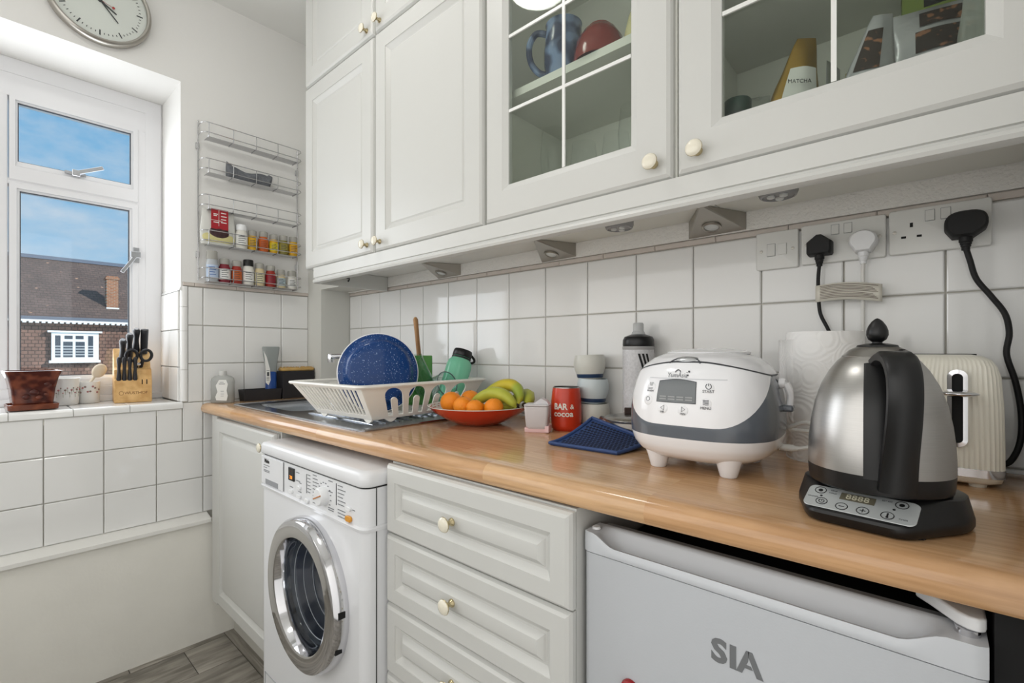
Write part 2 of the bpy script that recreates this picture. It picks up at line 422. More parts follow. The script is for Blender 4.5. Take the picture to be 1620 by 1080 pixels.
# ---- window wall
WY0, WY1, WZ0, WZ1 = -1.60, -.627, .905, 2.16
b = MB()
b.box(-.4, -.007, YF-.1, 0.006, 0, WZ0); b.box(-.4, -.007, YF-.1, 0.006, WZ1, HC)
b.box(-.4, -.007, YF-.1, WY0, WZ0, WZ1); b.box(-.4, -.007, WY1, 0.006, WZ0, WZ1)
wall_left = struct(b.build('wall_left', grout, smooth=False))
# painted plaster skin above the tiles and round the opening
b = MB(); b.box(-.0068, 0, WY1, .0, 1.389, HC); b.box(-.0068, 0, WY0, WY1, WZ1, HC); b.box(-.0068, 0, YF, WY0, 1.389, HC)
b.build('plaster', paint, wall_left, smooth=False)
b = MB(); b.box(-.4, -.0001, WY1-.006, WY1-.0001, 1.37, WZ1+.004); b.box(-.4, -.0001, WY0, WY0+.006, WZ0, WZ1+.004); b.box(-.4, -.0001, WY0, WY1-.006, WZ1-.004, WZ1+.004)
b.build('reveal_plaster', paint, wall_left, smooth=False)
rL = [.486, .625, .775, .923]; rU = [.923, 1.073, 1.223, 1.373]
yl = [-.107-.15*k for k in range(0, 13)]
colsU = [-.137, -.257, -.408, -.558, -.6095]
for i in range(len(colsU)-1):
    for j in range(3): tile(wall_left, 'x', colsU[i+1], colsU[i], rU[j], rU[j+1], 0)
colsD = [-.137, -.257, -.408, -.558, -.708, -.858, -1.008, -1.158, -1.308, -1.458, -1.608, -1.758, -1.9]
for i in range(len(colsD)-1):
    for j in range(3):
        top = rL[j+1] if not (j == 2 and colsD[i] < -.6) else .902
        if colsD[i] == -.558 and j == 2:      # tile under the window corner
            tile(wall_left, 'x', -.627, -.558, rL[2], .923, 0); tile(wall_left, 'x', -.708, -.627, rL[2], .902, 0); continue
        tile(wall_left, 'x', colsD[i+1], colsD[i], rL[j], top, 0)
yy = -.137
while yy > -.627:
    y0 = max(yy-.15, -.627); tile(wall_left, 'x', y0, yy, 1.374, 1.389, .003, pink_trim, th=.01, g=.0006, name='cap_tile'); yy = y0
# edging up the window corner
for z0, z1 in ((.928, 1.05), (1.05, 1.2), (1.2, 1.293), (1.293, 1.373)):
    p = MB(); pr = [(-.006, -.611)]+[(-.006+.0085*math.sin(a), -.6185-.0085*math.cos(a)+.0) for a in [R(180-15*t) for t in range(0, 13)]]+[(-.014, -.628)]
    pr = [(-.006, -.6098), (.001, -.6098), (.003, -.613), (.003, -.622), (0, -.628), (-.006, -.632), (-.016, -.632), (-.016, -.622)]
    p.prism(pr, z0+.0006, z1-.0006, 'z'); p.build('edge_tile', tile_m, wall_left, angle=60)
# tiles on the reveal beside the window
for x0, x1 in ((-.016, -.135), (-.135, -.27)):
    for z0, z1 in ((.928, 1.06), (1.06, 1.205), (1.205, 1.355)):
        tile(wall_left, 'y', x1, x0, z0, z1, -.639, th=.012)
p = MB(); p.prism([(-.639, 1.355), (-.627, 1.355), (-.627, 1.373), (-.632, 1.372)], -.27, 0, 'x'); p.build('sloped_trim', tile_m, wall_left)
# window board: tiled sill
b = MB(); b.box(-.3, -.002, WY0+.006, WY1-.006, .88, .920); b.build('sill_bed', grout, wall_left, smooth=False)
ys = [-.639, -.787, -.937, -1.087, -1.237, -1.387, -1.537, -1.594]
for i in range(len(ys)-1):
    tile(wall_left, 'z', -.27, -.018, ys[i+1], ys[i], .927)
    p = MB(); y0, y1 = ys[i+1]+.0008, ys[i]-.0008
    if i == 0: y1 = -.627
    pr = [(-.018, .927), (-.003, .927), (.003, .9235), (.006, .916), (.006, .903), (-.006, .903), (-.018, .915)]
    p.prism([(a, c) for a, c in pr], y0, y1, 'y'); p.build('sill_edge_tile', tile_m, wall_left, angle=60)
# boxed-in base below, with its ledge
b = MB(); b.box(-.007, .040, YF, -.44, 0, .4565); struct(b.build('trim_1', mat('skirting_board_paint', (234, 232, 224), .75, noise=.02, nscale=9, bump=.15, bscale=60)))
b = MB(); b.prism([(-.0065, .457), (.054, .457), (.054, .4695), (.050, .4725), (-.0065, .4860)], YF, -.545, 'y'); o = struct(b.build('trim_2', mat('ledge_paint', (232, 231, 226), .6, bump=.1), angle=25))
# pipe boxing in the corner
box_m = mat('boxing_paint', (212, 212, 206), .6)
b = MB(); b.box(-.0068, .125, -.137, .004, .9175, HC); b.box(.125, .40, -.137, -.006, 1.395, HC); struct(b.build('trim_3', box_m, smooth=False))

# ---- window
win = struct(thing('window_1', None, None, (-.28, 0, 0)))
def frame_rect(name, y0, y1, z0, z1, w, x0, x1, parent, m=upvc, step=.006, bot=None):
    """mitred frame of four bars with a small stepped profile; opening faces +x"""
    bt = bot or w; p = MB()
    def ring(i, x): return [(x, y0+i*w, z0+i*bt), (x, y1-i*w, z0+i*bt), (x, y1-i*w, z1-i*w), (x, y0+i*w, z1-i*w)]
    p.loft([ring(0, x0), ring(0, x1-step), ring(.08, x1), ring(.72, x1), ring(.78, x1-step), ring(1, x1-step*1.6), ring(1, x0), ring(0, x0)], True, False, False)
    return p.build(name, m, parent, angle=20)
frame_rect('frame', -1.596, -.633, .928, 2.16, .08, -.045, .012, win, bot=.045)
b = MB(); b.box(-.045, .010, -1.152, -1.080, .97, 2.085); b.build('mullion', upvc, win, bevel=.004)
b = MB(); b.box(-.045, .0105, -1.59, -.64, 2.022, 2.10); b.box(-.045, .010, -.72, -.69, .97, 2.05); b.box(-.045, .010, -1.54, -1.512, .97, 2.05); b.build('frame_infill', upvc, win, smooth=False)
b = MB(); b.box(-.045, .004, -.700, -.672, .94, 2.13); b.box(-.045, .004, -.672, -.634, .94, 2.14); b.build('frame_step', upvc, win, bevel=.003)
gasket = mat('window_gasket', (92, 95, 102), .6)
pane_m = glass('window_pane', (246, 250, 252))
def sash(y0, y1, z0, z1, w, parent, bw=None):
    s = frame_rect('sash', y0, y1, z0, z1, w, -.03, .014, parent, bot=bw or w)
    p = MB(); yy0, yy1, zz0, zz1 = y0+w, y1-w, z0+(bw or w), z1-w; t = .003
    for q in ((yy0, yy1, zz1-t, zz1), (yy0, yy1, zz0, zz0+t*.6), (yy0, yy0+t, zz0, zz1), (yy1-t, yy1, zz0, zz1)):
        p.box(-.004, .002, q[0], q[1], q[2], q[3])
    p.build('gasket', gasket, s, smooth=False)
    p = MB(); hz = (zz1-zz0)/2; p.box(-.002, .002, yy0, yy1, -hz, hz); pn = p.build('pane', pane_m, s, smooth=False); pn.location = (-.010, 0, zz0+hz); pn.rotation_euler = (0, R(3.2) if hz < .15 else 0, 0)
    return s
for y0, y1 in ((-1.078, -.715), (-1.517, -1.154)):
    sash(y0, y1, 1.724, 2.027, .022, win, .072)
    sash(y0, y1, .985, 1.719, .027, win, .045)
b = MB(); b.box(-.045, .008, -1.52, -.71, 1.712, 1.732); b.build('transom', upvc, win, smooth=False)
b = MB(); b.box(-.045, .03, -1.59, -.636, .927, .952); b.box(-.045, .016, -1.59, -.70, .950, .988); b.build('bottom_rail', upvc, win, bevel=.003)
h_m = mat('satin_aluminium', (170, 172, 176), .3, 1)
def stay(y, z, ang, flip=1):
    t = MB(); t.box(.012, .018, -.03, .03, -.006, .006); t.box(.016, .032, -.01, .012, -.011, .011)
    st = len(t.v); t.box(.026, .031, 0, .088, -.007, .007)
    t.xf(Matrix.Rotation(R(ang), 4, 'X'), st)
    o = t.build('catch_handle', h_m, win, bevel=.0015); o.location = (0, y, z)
stay(-.905, 1.792, 27); 
t = MB(); t.box(.012, .018, -.010, .010, -.03, .03); st = len(t.v); t.box(.024, .029, -.006, .006, -.09, .0); t.xf(Matrix.Rotation(R(-32), 4, 'X'), st); t.box(.016, .03, -.02, .012, -.012, .012)
o = t.build('catch_handle', h_m, win, bevel=.0015); o.location = (0, -.722, 1.512)

# ================================================================== OUTSIDE: the house across the way
hs = thing('neighbouring_house', 'brown tile-hung house with a long tiled roof seen through the window', 'house', (-28, 1.5, -7))
hang = brickmat('hung_tiles', (138, 104, 90), (118, 90, 78), (80, 60, 52), .22, .16, .018)
roofm = brickmat('roof_tiles', (112, 92, 84), (98, 82, 76), (78, 64, 58), .24, .13, .012, spots=(205, 160, 130))
brick = brickmat('chimney_brick', (176, 112, 74), (150, 90, 58), (165, 148, 130), .2, .075, .012)
lead = mat('lead_grey', (104, 110, 122), .6)
wht = mat('outside_white_paint', (238, 238, 236), .5)
def H(x, y, z): return (x+28, y-1.5, z+7)
b = MB(); b.box(-6, 0, -22, 24, 0, 9.5); b.build('wall', hang, hs, smooth=False)
b = MB(); b.prism([(.35, 9.55), (-5, 13.1), (-10.5, 9.55)], -22.3, 24.3, 'y'); b.build('roof', roofm, hs, smooth=False)
b = MB(); b.prism([(-4.75, 12.98), (-5, 13.2), (-5.25, 12.98)], -22.3, 24.3, 'y'); b.build('ridge', lead, hs, smooth=False)
b = MB(); b.box(.02, .42, -22.3, 24.3, 9.55, 9.7); b.build('gutter', lead, hs, smooth=False)
b = MB(); b.box(-.02, .44, -22, 24, 9.47, 9.55)
for k in range(150): b.box(.3, .46, -12+k*.2, -12+k*.2+.12, 9.40, 9.48)
b.build('scalloped_trim', wht, hs, smooth=False)
# dormer window
wn = MB()
y0, y1, z0, z1 = 1.03, 2.66, .72, 2.0
wn.box(-27.98+28, .22, y0-1.5, y1-1.5, z0+7, z1+7); w_o = wn.build('window', wht, hs, smooth=False)
b = MB(); b.box(0, .3, .9-1.5, 2.78-1.5, 2.0+7, 2.08+7); b.build('window_head', wht, hs, smooth=False)
b = MB(); b.box(0, .3, .95-1.5, 2.72-1.5, .60+7, .72+7); b.build('window_sill', wht, hs, smooth=False)
gl_d = mat('far_window_glass', (70, 78, 88), .15)
bl = mat('far_blind', (182, 184, 186), .6)
for (a, c, zt) in ((1.15, 1.33, 1.86), (1.42, 1.74, 1.58), (1.84, 2.16, 1.58), (2.28, 2.46, 1.86)):
    p = MB(); p.box(.221, .226, a-1.5, c-1.5, .86+7, zt+7); pn = p.build('pane', gl_d, w_o, smooth=False)
    for q in (.95, 1.08, 1.21, 1.34): 
        p = MB(); p.box(.227, .23, a-1.5, c-1.5, q+7, q+7.05); p.build('blind_slat', bl, w_o, smooth=False)
for (a, c) in ((1.46, 1.74), (1.84, 2.12)):
    p = MB(); p.box(.221, .226, a-1.5, c-1.5, 1.70+7, 1.86+7); p.build('pane', gl_d, w_o, smooth=False)
# chimney
b = MB(); b.box(-1.3, -.8, 1.59, 2.05, 9.6, 11.75); ch = b.build('chimney', brick, hs, smooth=False)
b = MB(); b.box(-1.34, -.76, 1.55, 2.09, 11.75, 11.85); b.box(-1.3, -.8, 1.59, 2.05, 11.85, 11.92); b.build('chimney_cap', brick, ch, smooth=False)
b = MB(); b.box(-1.2, -.72, 1.57, 2.07, 10.15, 10.33); b.build('flashing', wht, ch, smooth=False)
del wn

# ================================================================== WALL CABINETS
UR = [(0, .010), (.003, .004), (.009, 0), (.060, 0), (.0605, .002), (.075, .011), (.078, .0115), (.082, .009)]
LR = [(0, .010), (.003, .004), (.009, 0), (.046, 0), (.0465, .0015), (.058, .010), (.062, .010), (.064, .007), (.076, .0005), (.078, 0)]
def knob(parent, x, z, y=0):
    b = MB(); b.m = 0; b.lathe([(.0001, 0), (.008, 0), (.0075, .003), (.0045, .006), (.0045, .013), (.008, .017), (.0135, .019), (.0148, .0205), (.0142, .022)], (x, y, z), 24, 'y')
    b.m = 1; b.lathe([(.0142, .022), (.0125, .0245), (.008, .0262), (.0001, .0268)], (x, y, z), 24, 'y')
    return tag(b.build('knob', [brass, cream_c], parent, angle=50), 'cream ceramic knob on a brass stem')
YD = -.32; YC = -.301
# double unit
u1 = thing('wall_cabinet', 'white double wall cupboard with two solid panelled doors beside the glass-fronted cupboards', 'cabinet', (.368, 0, 1.432), group=None)
b = MB(); b.box(0, .958, YC, -.007, 0, .684); b.build('body', cab_b, u1, smooth=False)
d = panel('door', .468, .684, UR, cab_w, u1, (-.005, YD, .001)); knob(d, .438, .028)
d = panel('door', .481, .684, UR, cab_w, u1, (.474, YD, .001)); knob(d, .032, .028)
# upper row
for k, (x0, dl, label) in enumerate(((.368, ((-.005, .463, .437), (.474, .955, .030)), 'high white double cupboard against the ceiling above the solid doors'),
                                     (1.33, ((.004, .476, .437), (.485, .942, .030)), 'high white double cupboard against the ceiling above the glass doors'))):
    u = thing('top_cupboard', label, 'cabinet', (x0, 0, 2.119)); w = .958 if k == 0 else .942
    b = MB(); b.box(0, w, YC, -.007, 0, .39); b.build('body', cab_b, u, smooth=False)
    for x_a, x_b, kx in dl:
        d = panel('door', x_b-x_a, .388, UR, cab_w, u, (x_a, YD, .006)); knob(d, kx if kx > .2 else kx+.002, .022)
# glazed units
bar_m = mat('white_glazing_bar', (232, 232, 228), .3)
cab_glass = glass('cabinet_glass', (244, 247, 244))
def glazed(x0, x1, label, shelf_z, gl):
    u = thing('glass_cabinet', label, 'cabinet', (x0, 0, 1.432)); w = x1-x0; h = .684
    for nm, q in (('side_panel', (0, .016, YC, -.008, 0, h)), ('side_panel', (w-.016, w, YC, -.008, 0, h)), ('bottom_panel', (.016, w-.016, YC, -.008, 0, .018)),
                  ('top_panel', (.016, w-.016, YC, -.008, h-.016, h)), ('back_panel', (.016, w-.016, -.014, -.008, .018, h-.016))):
        b = MB(); b.box(*q); b.build(nm, cab_g, u, smooth=False)
    b = MB(); b.box(.0165, w-.0165, -.285, -.0145, shelf_z-1.432-.018, shelf_z-1.432); b.build('shelf', mat('shelf_white', (222, 222, 214), .5), u, smooth=False)
    # door with a moulded frame round the glass
    dw = w-.008; gx0, gx1 = gl[0]-x0-.004, gl[1]-x0-.004; gz0, gz1 = 1.516-1.433, 2.041-1.433
    p = MB()
    def ring(fr, d, ex=0): # fr 0 outer .. 1 glass opening
        return [(gx0*fr+ex, d, gz0*fr+ex), (dw-(dw-gx1)*fr-ex, d, gz0*fr+ex), (dw-(dw-gx1)*fr-ex, d, .684-(.684-gz1)*fr-ex), (gx0*fr+ex, d, .684-(.684-gz1)*fr-ex)]
    outer = [[(i, dd, i), (dw-i, dd, i), (dw-i, dd, .684-i), (i, dd, .684-i)] for i, dd in ((0, .019), (0, .010), (.003, .004), (.009, 0))]
    p.loft(outer+[ring(1, 0, -.016), ring(1, .007, -.001), ring(1, .019, 0), outer[0]], True, False, False)
    d = p.build('door', cab_w, u, angle=20); d.location = (.004, YD, .001)
    p = MB(); p.box(gx0, gx1, .010, .013, gz0, gz1); tag(p.build('glass_pane', cab_glass, d, smooth=False), 'clear glass pane behind white glazing bars')
    xm = (gx0+gx1)/2
    p = MB(); p.box(xm-.0035, xm+.0035, .0065, .0101, gz0, gz1); p.build('glazing_bar', bar_m, d, smooth=False)
    for zz in (1.689, 1.865):
        p = MB(); p.box(gx0, gx1, .0067, .0101, zz-1.433-.0035, zz-1.433+.0035); p.build('glazing_bar', bar_m, d, smooth=False)
    return u, d
u3, d3 = glazed(1.330, 1.810, 'glass-fronted wall cupboard holding mugs and wine glasses', 1.752, (1.407, 1.723)); knob(d3, .440, .031)
u4, d4 = glazed(1.812, 2.272, 'glass-fronted wall cupboard at the right holding bags of tea', 1.760, (1.892, 2.206)); knob(d4, .038, .033)
# pelmet under the row
pel = thing('cabinet_pelmet', 'white moulded pelmet running under the wall cupboards', 'pelmet', (.43, 0, 1.374))
pp = [(-.300, .057), (-.318, .057), (-.318, .021), (-.314, .0195), (-.3135, .0155), (-.319, .0135), (-.3215, .008), (-.319, .0025), (-.312, 0), (-.300, 0)]
b = MB(); b.prism(pp, 0, RX-.43-.002, 'x'); b.build('fascia', cab_w, pel, angle=25)
b = MB(); b.box(0, .016, -.2995, -.008, .0, .057); b.build('end_return', cab_w, pel, smooth=False)
b = MB(); b.tube(smooth_path([(.016, -.19, .036), (.026, -.19, .036), (.03, -.19, .028), (.026, -.19, .020), (.02, -.19, .022)], 4), .0022, 8); b.lathe([(.0001, 0), (.007, 0), (.006, .003), (.0001, .003)], (.016, -.19, .036), 12, 'x'); b.build('cup_hook', black_pl, pel)
# wedge lights in the corner under the cupboards
lens = mat('frosted_lens', (214, 216, 214), .4)
for k, (xa, xb, xm, lab) in enumerate(((.777, .900, .825, 'small steel wedge light under the double cupboard'), (1.267, 1.390, 1.331, 'middle steel wedge light under the wall cupboards'), (1.716, 1.845, 1.788, 'steel wedge light nearest the sockets'))):
    t = thing('wedge_light', lab, 'light', (xm, -.0035, 1.431), group='wedge lights under the wall cupboards')
    A = Vector((xa-xm, -.0035, -.040)); B = Vector((xb-xm, -.0035, -.038)); A2 = Vector((xa-xm, -.0035, 0)); B2 = Vector((xb-xm, -.0035, 0))
    P1 = Vector((-.006, -.118, 0)); P2 = Vector((.006, -.118, 0)); P3 = Vector((-.004, -.116, -.004)); P4 = Vector((.004, -.116, -.004))
    b = MB(); b.add([A, B, A2, B2, P1, P2, P3, P4], [(0, 1, 7, 6), (0, 6, 4, 2), (1, 3, 5, 7), (6, 7, 5, 4), (0, 2, 3, 1), (2, 4, 5, 3)]); b.build('housing', nickel, t, smooth=False)
    c = (A+B+P3*.9)/2.9; n = (B-A).cross(P3-A).normalized()
    if n.z > 0: n = -n
    Mx = Matrix.Translation(c+n*.0005) @ n.to_track_quat('Z', 'Y').to_matrix().to_4x4()
    b = MB(); b.lathe([(.0215, 0), (.0215, .003), (.019, .0042), (.016, .003), (.0155, .001)], (0,0,0), 28); b.xf(Mx); b.build('ring', nickel, t)
    b = MB(); b.lathe([(.0155, .0005), (.010, .0022), (.0001, .003)], (0,0,0), 24); b.xf(Mx); b.build('lens', lens, t)
for k, (x, y, lab) in enumerate(((1.594, -.125, 'round puck light under the glass cupboard of mugs'), (1.937, -.136, 'round puck light above the sockets'))):
    t = thing('puck_light', lab, 'light', (x, y, 1.4315), group='puck lights under the wall cupboards')
    b = MB(); b.lathe([(.034, 0), (.034, -.010), (.031, -.017), (.027, -.0185), (.0265, -.016), (.0001, -.016)], seg=28); b.build('housing', mat('grey_translucent_plastic', (150, 150, 150), .25), t)
    for a in (90, 210, 330):
        b = MB(); b.lathe([(.0075, -.0162), (.007, -.0195), (.004, -.021), (.0001, -.0212)], (.0125*math.cos(R(a)), .0125*math.sin(R(a)), 0), 14); b.build('led_lens', lens, t)

# ---- things inside the glass cupboards
sh = 1.7525
mug_m = speckle('blue_stoneware', (52, 62, 88), (120, 140, 172), 26, .45, .62, .2)
t = thing('mug', 'blue glazed stoneware mug on the cupboard shelf', 'mug', (1.508, -.232, sh), R(-150))
b = MB(); b.lathe([(.0001, .004), (.036, 0), (.040, .01), (.046, .04), (.0465, .07), (.043, .1), (.041, .125), (.043, .132), (.040, .132), (.038, .12), (.042, .07), (.038, .012), (.0001, .010)], seg=36); b.build('body', mug_m, t)
b = MB(); b.tube(smooth_path([(.040, 0, .118), (.066, 0, .122), (.082, 0, .095), (.078, 0, .055), (.060, 0, .03), (.042, 0, .022)], 6), .0075, 10); b.build('handle', mug_m, t)
def bowl(name, label, loc, prof, m, rot=0):
    o = MB().lathe(prof, seg=36).build(name, m); o.location = loc; return tag(o, label, 'bowl')
bowl('bowl', 'upturned red bowl on the cupboard shelf', (1.607, -.235, sh), [(.058, 0), (.057, .02), (.05, .05), (.036, .072), (.028, .078), (.026, .082), (.0001, .082)], mat('red_glaze', (128, 42, 34), .15))
bowl('bowl', 'upturned cream bowl at the end of the cupboard shelf', (1.728, -.232, sh), [(.056, 0), (.055, .02), (.047, .055), (.03, .083), (.025, .09), (.0001, .09)], mat('cream_glaze', (214, 206, 160), .2))
gl_t = glass('drinking_glass', (253, 254, 254), .01)
def wineglass(x, y, s, label):
    t = thing('wine_glass', label, 'glass', (x, y, 1.4505), group='wine glasses in the glass cupboard')
    b = MB(); b.lathe([(.034, 0), (.033, .002), (.008, .006), (.004, .012), (.0035, .06*s), (.006, .075*s), (.024, .095*s), (.034, .125*s), (.036, .15*s), (.030, .205*s)], seg=28)
    b.build('glass', gl_t, t)
for x, y, s, lab in ((1.395, -.12, 1.28, 'tall wine glass in the near left of the glass cupboard'), (1.470, -.088, 1.05, 'shorter wine glass second from the left in the glass cupboard'),
                     (1.572, -.10, 1.0, 'short wine glass in the middle of the glass cupboard'), (1.640, -.14, 1.15, 'wine glass catching the light at the right of the cupboard'), (1.72, -.10, 1.0, 'wine glass at the far right of the mug cupboard')):
    wineglass(x, y, s, lab)
# bags of tea
FL = 1.4505
def pouch(name, label, loc, w, h, th, m, rot, lean=0, band=None, bl=None, top=1.0, printm=None):
    t = thing(name, label, 'bag', loc, rot)
    rings = []; N = 14
    for i in range(N+1):
        f = i/N; ww = w/2*(1-(1-top)*f**1.5); d = th/2*(math.sin(PI*min(1, .25+f*.75))**.8)*(1-f*.15)+.0012
        z = h*f; y0 = lean*f*f; sk = (1-top)*w*.42*f**1.5
        rings.append([(sk+math.cos(a)*ww*(1+.03*math.sin(3*f*5)), y0+math.sin(a)*d*(1-.3*abs(math.cos(a))), z) for a in [2*PI*k/24 for k in range(24)]])
    b = MB(); b.loft(rings); b.build('pouch', m, t, angle=70)
    if printm:
        for nm, (a0, a1, f0, f1), pm in printm:
            p = MB(); n = 7; g = []
            for i in range(n+1):
                f = f0+(f1-f0)*i/n; ww = w/2*(1-(1-top)*f**1.5); d = th/2*(math.sin(PI*min(1, .25+f*.75))**.8)*(1-f*.15)+.0012
                row = []
                for k in range(n+1):
                    xx = (a0+(a1-a0)*k/n); ca = max(-.999, min(.999, xx)); sa_ = math.sqrt(1-ca*ca)
                    row.append(((1-top)*w*.42*f**1.5+ca*ww*1.0, lean*f*f-sa_*d*(1-.3*abs(ca))-.0016, h*f))
                g.append(row)
            p.loft(g, False, False, False); p.build(nm, pm, t, angle=70)
    return t
gold = mat('gold_foil', (176, 140, 62), .3, .8, noise=.12, nscale=25, bump=.3, bscale=30)
lab_w = mat('paper_label', (226, 226, 222), .6)
tea = speckle('dark_tea_leaves', (48, 36, 30), (150, 104, 74), 90, .58, .66, .5)
foil = mat('silver_pouch', (190, 190, 194), .3, .5, noise=.1, nscale=30, bump=.4, bscale=40)
clearbag = mat('clear_plastic_bag', (190, 194, 186), .2, alpha=.45, bump=.5, bscale=40)
g = pouch('tea_pouch', 'gold foil tea pouch with a white label in the right glass cupboard', (1.975, -.235, FL), .10, .198, .045, gold, R(38), .0, top=.30, printm=[('label', (-.7, .75, .40, .72), lab_w)])
text('label_text', 'MATCHA', .009, black_pl, g, Matrix.Translation((.004, -.0265, .112)) @ Matrix.Rotation(R(90), 4, 'X'))
pouch('tea_pouch', 'silver tea pouch with a dark window beside the glazing bar', (2.080, -.262, FL), .085, .172, .035, foil, R(30), 0, top=.30, printm=[('tea_window', (-.85, .1, .5, .86), tea)])
pouch('tea_pouch', 'large clear and silver pouch of mixed dark tea at the right', (2.158, -.178, FL), .105, .195, .06, foil, R(12), 0, top=.95, printm=[('tea_window', (-.5, .9, .62, .80), tea), ('tea_window', (-.4, .85, .84, .96), tea)])
pouch('plastic_bag', 'crumpled clear plastic bag at the far right of the tea cupboard', (2.212, -.24, FL), .07, .19, .05, clearbag, R(20), 0, top=.8)
pouch('plastic_bag', 'crumpled clear bag standing behind the green jar', (1.888, -.13, FL), .07, .17, .05, clearbag, R(20), 0, top=.7)
pouch('paper_packet', 'thin pale packet edge behind the gold pouch', (2.028, -.165, FL), .055, .165, .012, foil, R(75), 0, top=.9)
pouch('paper_packet', 'pale yellow packet behind the glazing bar', (2.060, -.085, FL), .05, .175, .03, mat('pale_yellow_paper', (196, 186, 140), .6), R(30), 0)
t = thing('jar', 'small jar with a dark green lid in the right glass cupboard', 'jar', (1.893, -.235, FL))
b = MB(); b.lathe([(.0001, 0), (.024, 0), (.025, .005), (.025, .085), (.022, .095), (.0001, .095)], seg=24); b.build('body', mat('grey_jar', (90, 96, 98), .2), t)
b = MB(); b.lathe([(.0225, .095), (.0235, .097), (.0235, .118), (.022, .121), (.0001, .121)], seg=24); b.build('lid', mat('dark_green_lid', (30, 62, 52), .35), t)
t = thing('tea_box', 'green and black tea box standing behind the bags', 'box', (2.172, -.09, FL), R(4))
b = MB(); b.box(-.055, .055, -.03, .03, 0, .30); b.build('carton', mat('tea_box_green', (128, 146, 66), .5), t, smooth=False)
b = MB(); b.box(-.028, .0555, -.0312, -.0301, .23, .29); b.build('black_label', black_pl, t, smooth=False)
text('box_lettering', 'TAYLORS', .013, lab_w, t, face_y(.016, -.0314, .279)); text('box_lettering', 'Yorkshire', .034, lab_w, t, face_y(.040, -.0314, .252), bold=.0008, sx=.62)

# ================================================================== COUNTER AND BASE UNITS
CT = .917
def yfront(x): return -.566+.0155*x
prof = []      # (offset back from the front edge, z) round-nosed laminate edge
for k in range(9): a = R(-90+180*k/8*.5); prof.append((.016-.016*math.cos(a), .895+.016*math.sin(a)))
prof = [(.03, .879), (.012, .879), (.006, .8805), (.002, .885), (0, .892), (0, .898), (.0015, .905), (.006, .9115), (.013, .9155), (.022, .917), (.05, .917)]
HX0, HX1, HY0, HY1 = .235, .585, -.462, -.135
wt = thing('worktop', 'wood-effect laminate worktop running the length of the tiled wall', 'worktop', (0, 0, .879))
b = MB()
xs_ = [.002, RX-.001]
b.loft([[(x, yfront(x)+o_, z-.879) for o_, z in prof]+[(x, yfront(x)+.05, 0)] for x in xs_])
def slab(x0, x1, y0, y1):
    def yy(x, y): return yfront(x)+.05 if y is None else y
    b.add([(x0, yy(x0, y0), 0), (x1, yy(x1, y0), 0), (x1, y1, 0), (x0, y1, 0), (x0, yy(x0, y0), .038), (x1, yy(x1, y0), .038), (x1, y1, .038), (x0, y1, .038)],
          [(0,3,2,1),(4,5,6,7),(0,1,5,4),(1,2,6,5),(2,3,7,6),(3,0,4,7)])
slab(.002, HX0, None, -.002); slab(HX1, RX-.001, None, -.002); slab(HX0, HX1, None, HY0); slab(HX0, HX1, HY1, -.002)
b.build('top', counter_m, wt, angle=30)

# ---- sink
sk = thing('sink', 'stainless steel inset sink with bowl and drainer', 'sink', (.17, -.51, CT))
b = MB()
def deck(x0, x1, y0, y1, z0=0, z1=.004): b.box(x0, x1, y0, y1, z0, z1)
ox0, ox1, oy0, oy1 = .0, .915, .0, .462
bx0, bx1, by0, by1 = .075, .405, .058, .362
outer = rrect(ox0, ox1, oy0, oy1, .02, 5); inner = rrect(bx0, bx1, by0, by1, .05, 5)
def sheet(polys, z, rev=False):
    flat = [p for pl in polys for p in pl]; base = len(b.v); b.v += [Vector((p[0], p[1], z)) for p in flat]
    for tri in tessellate_polygon([[Vector((p[0], p[1], 0)) for p in pl] for pl in polys]): b.face([base+i for i in tri])
in2 = rrect(ox0+.008, ox1-.008, oy0+.008, oy1-.008, .016, 5)
n = len(outer)
b.loft([[(p[0], p[1], .0005) for p in outer], [(p[0], p[1], .003) for p in outer], [(p[0], p[1], .0055) for p in rrect(.003, ox1-.003, .003, oy1-.003, .018, 5)], [(p[0], p[1], .0035) for p in in2]], True, False, False)
sheet([in2, inner], .0035)
b.build('deck', sink_m, sk, angle=40)
b = MB(); rings = []
for ins, z, r in ((0, .0035, .05), (.004, -.002, .05), (.008, -.02, .05), (.014, -.13, .05), (.03, -.15, .045), (.06, -.156, .03)):
    rings.append([(p[0], p[1], z) for p in rrect(bx0+ins, bx1-ins, by0+ins, by1-ins, r, 5)])
b.loft(rings, True, False, True); b.build('bowl', sink_m, sk, angle=50)
b = MB(); b.lathe([(.038, -.155), (.036, -.153), (.026, -.154), (.0001, -.1555)], ((bx0+bx1)/2, (by0+by1)/2, 0), 24); b.build('waste', chrome, sk)
for k in range(8):
    b = MB(); y = .075+k*.042; b.tube([(.47, y, .0030), (.50, y, .0052), (.80, y, .0052), (.85, y, .0030)], [.002, .0032, .0032, .002], 8); b.build('drainer_ridge', sink_m, sk)
# ---- tap
tp = thing('tap', 'chrome mixer tap whose spout shows left of the blue dish', 'tap', (.572, -.098, CT+.0035))
b = MB(); b.lathe([(.028, 0), (.027, .006), (.022, .01), (.021, .07), (.019, .085), (.0001, .09)], seg=24); b.build('body', chrome, tp)
b = MB(); b.tube(smooth_path([(0, 0, .07), (-.03, -.013, .16), (-.06, -.026, .182), (-.12, -.052, .182), (-.225, -.098, .180)], 6), .0105, 14); b.build('spout', chrome, tp)
b = MB(); b.lathe([(.0001, .19), (.012, .19), (.014, .186), (.0135, .170), (.012, .156), (.009, .1555), (.0001, .158)], (-.235, -.103, 0), 18); b.build('nozzle', chrome, tp)
b = MB(); b.tube([(0, 0, .09), (.01, -.03, .115), (.012, -.07, .125)], [.009, .007, .006], 10); b.build('lever', chrome, tp)

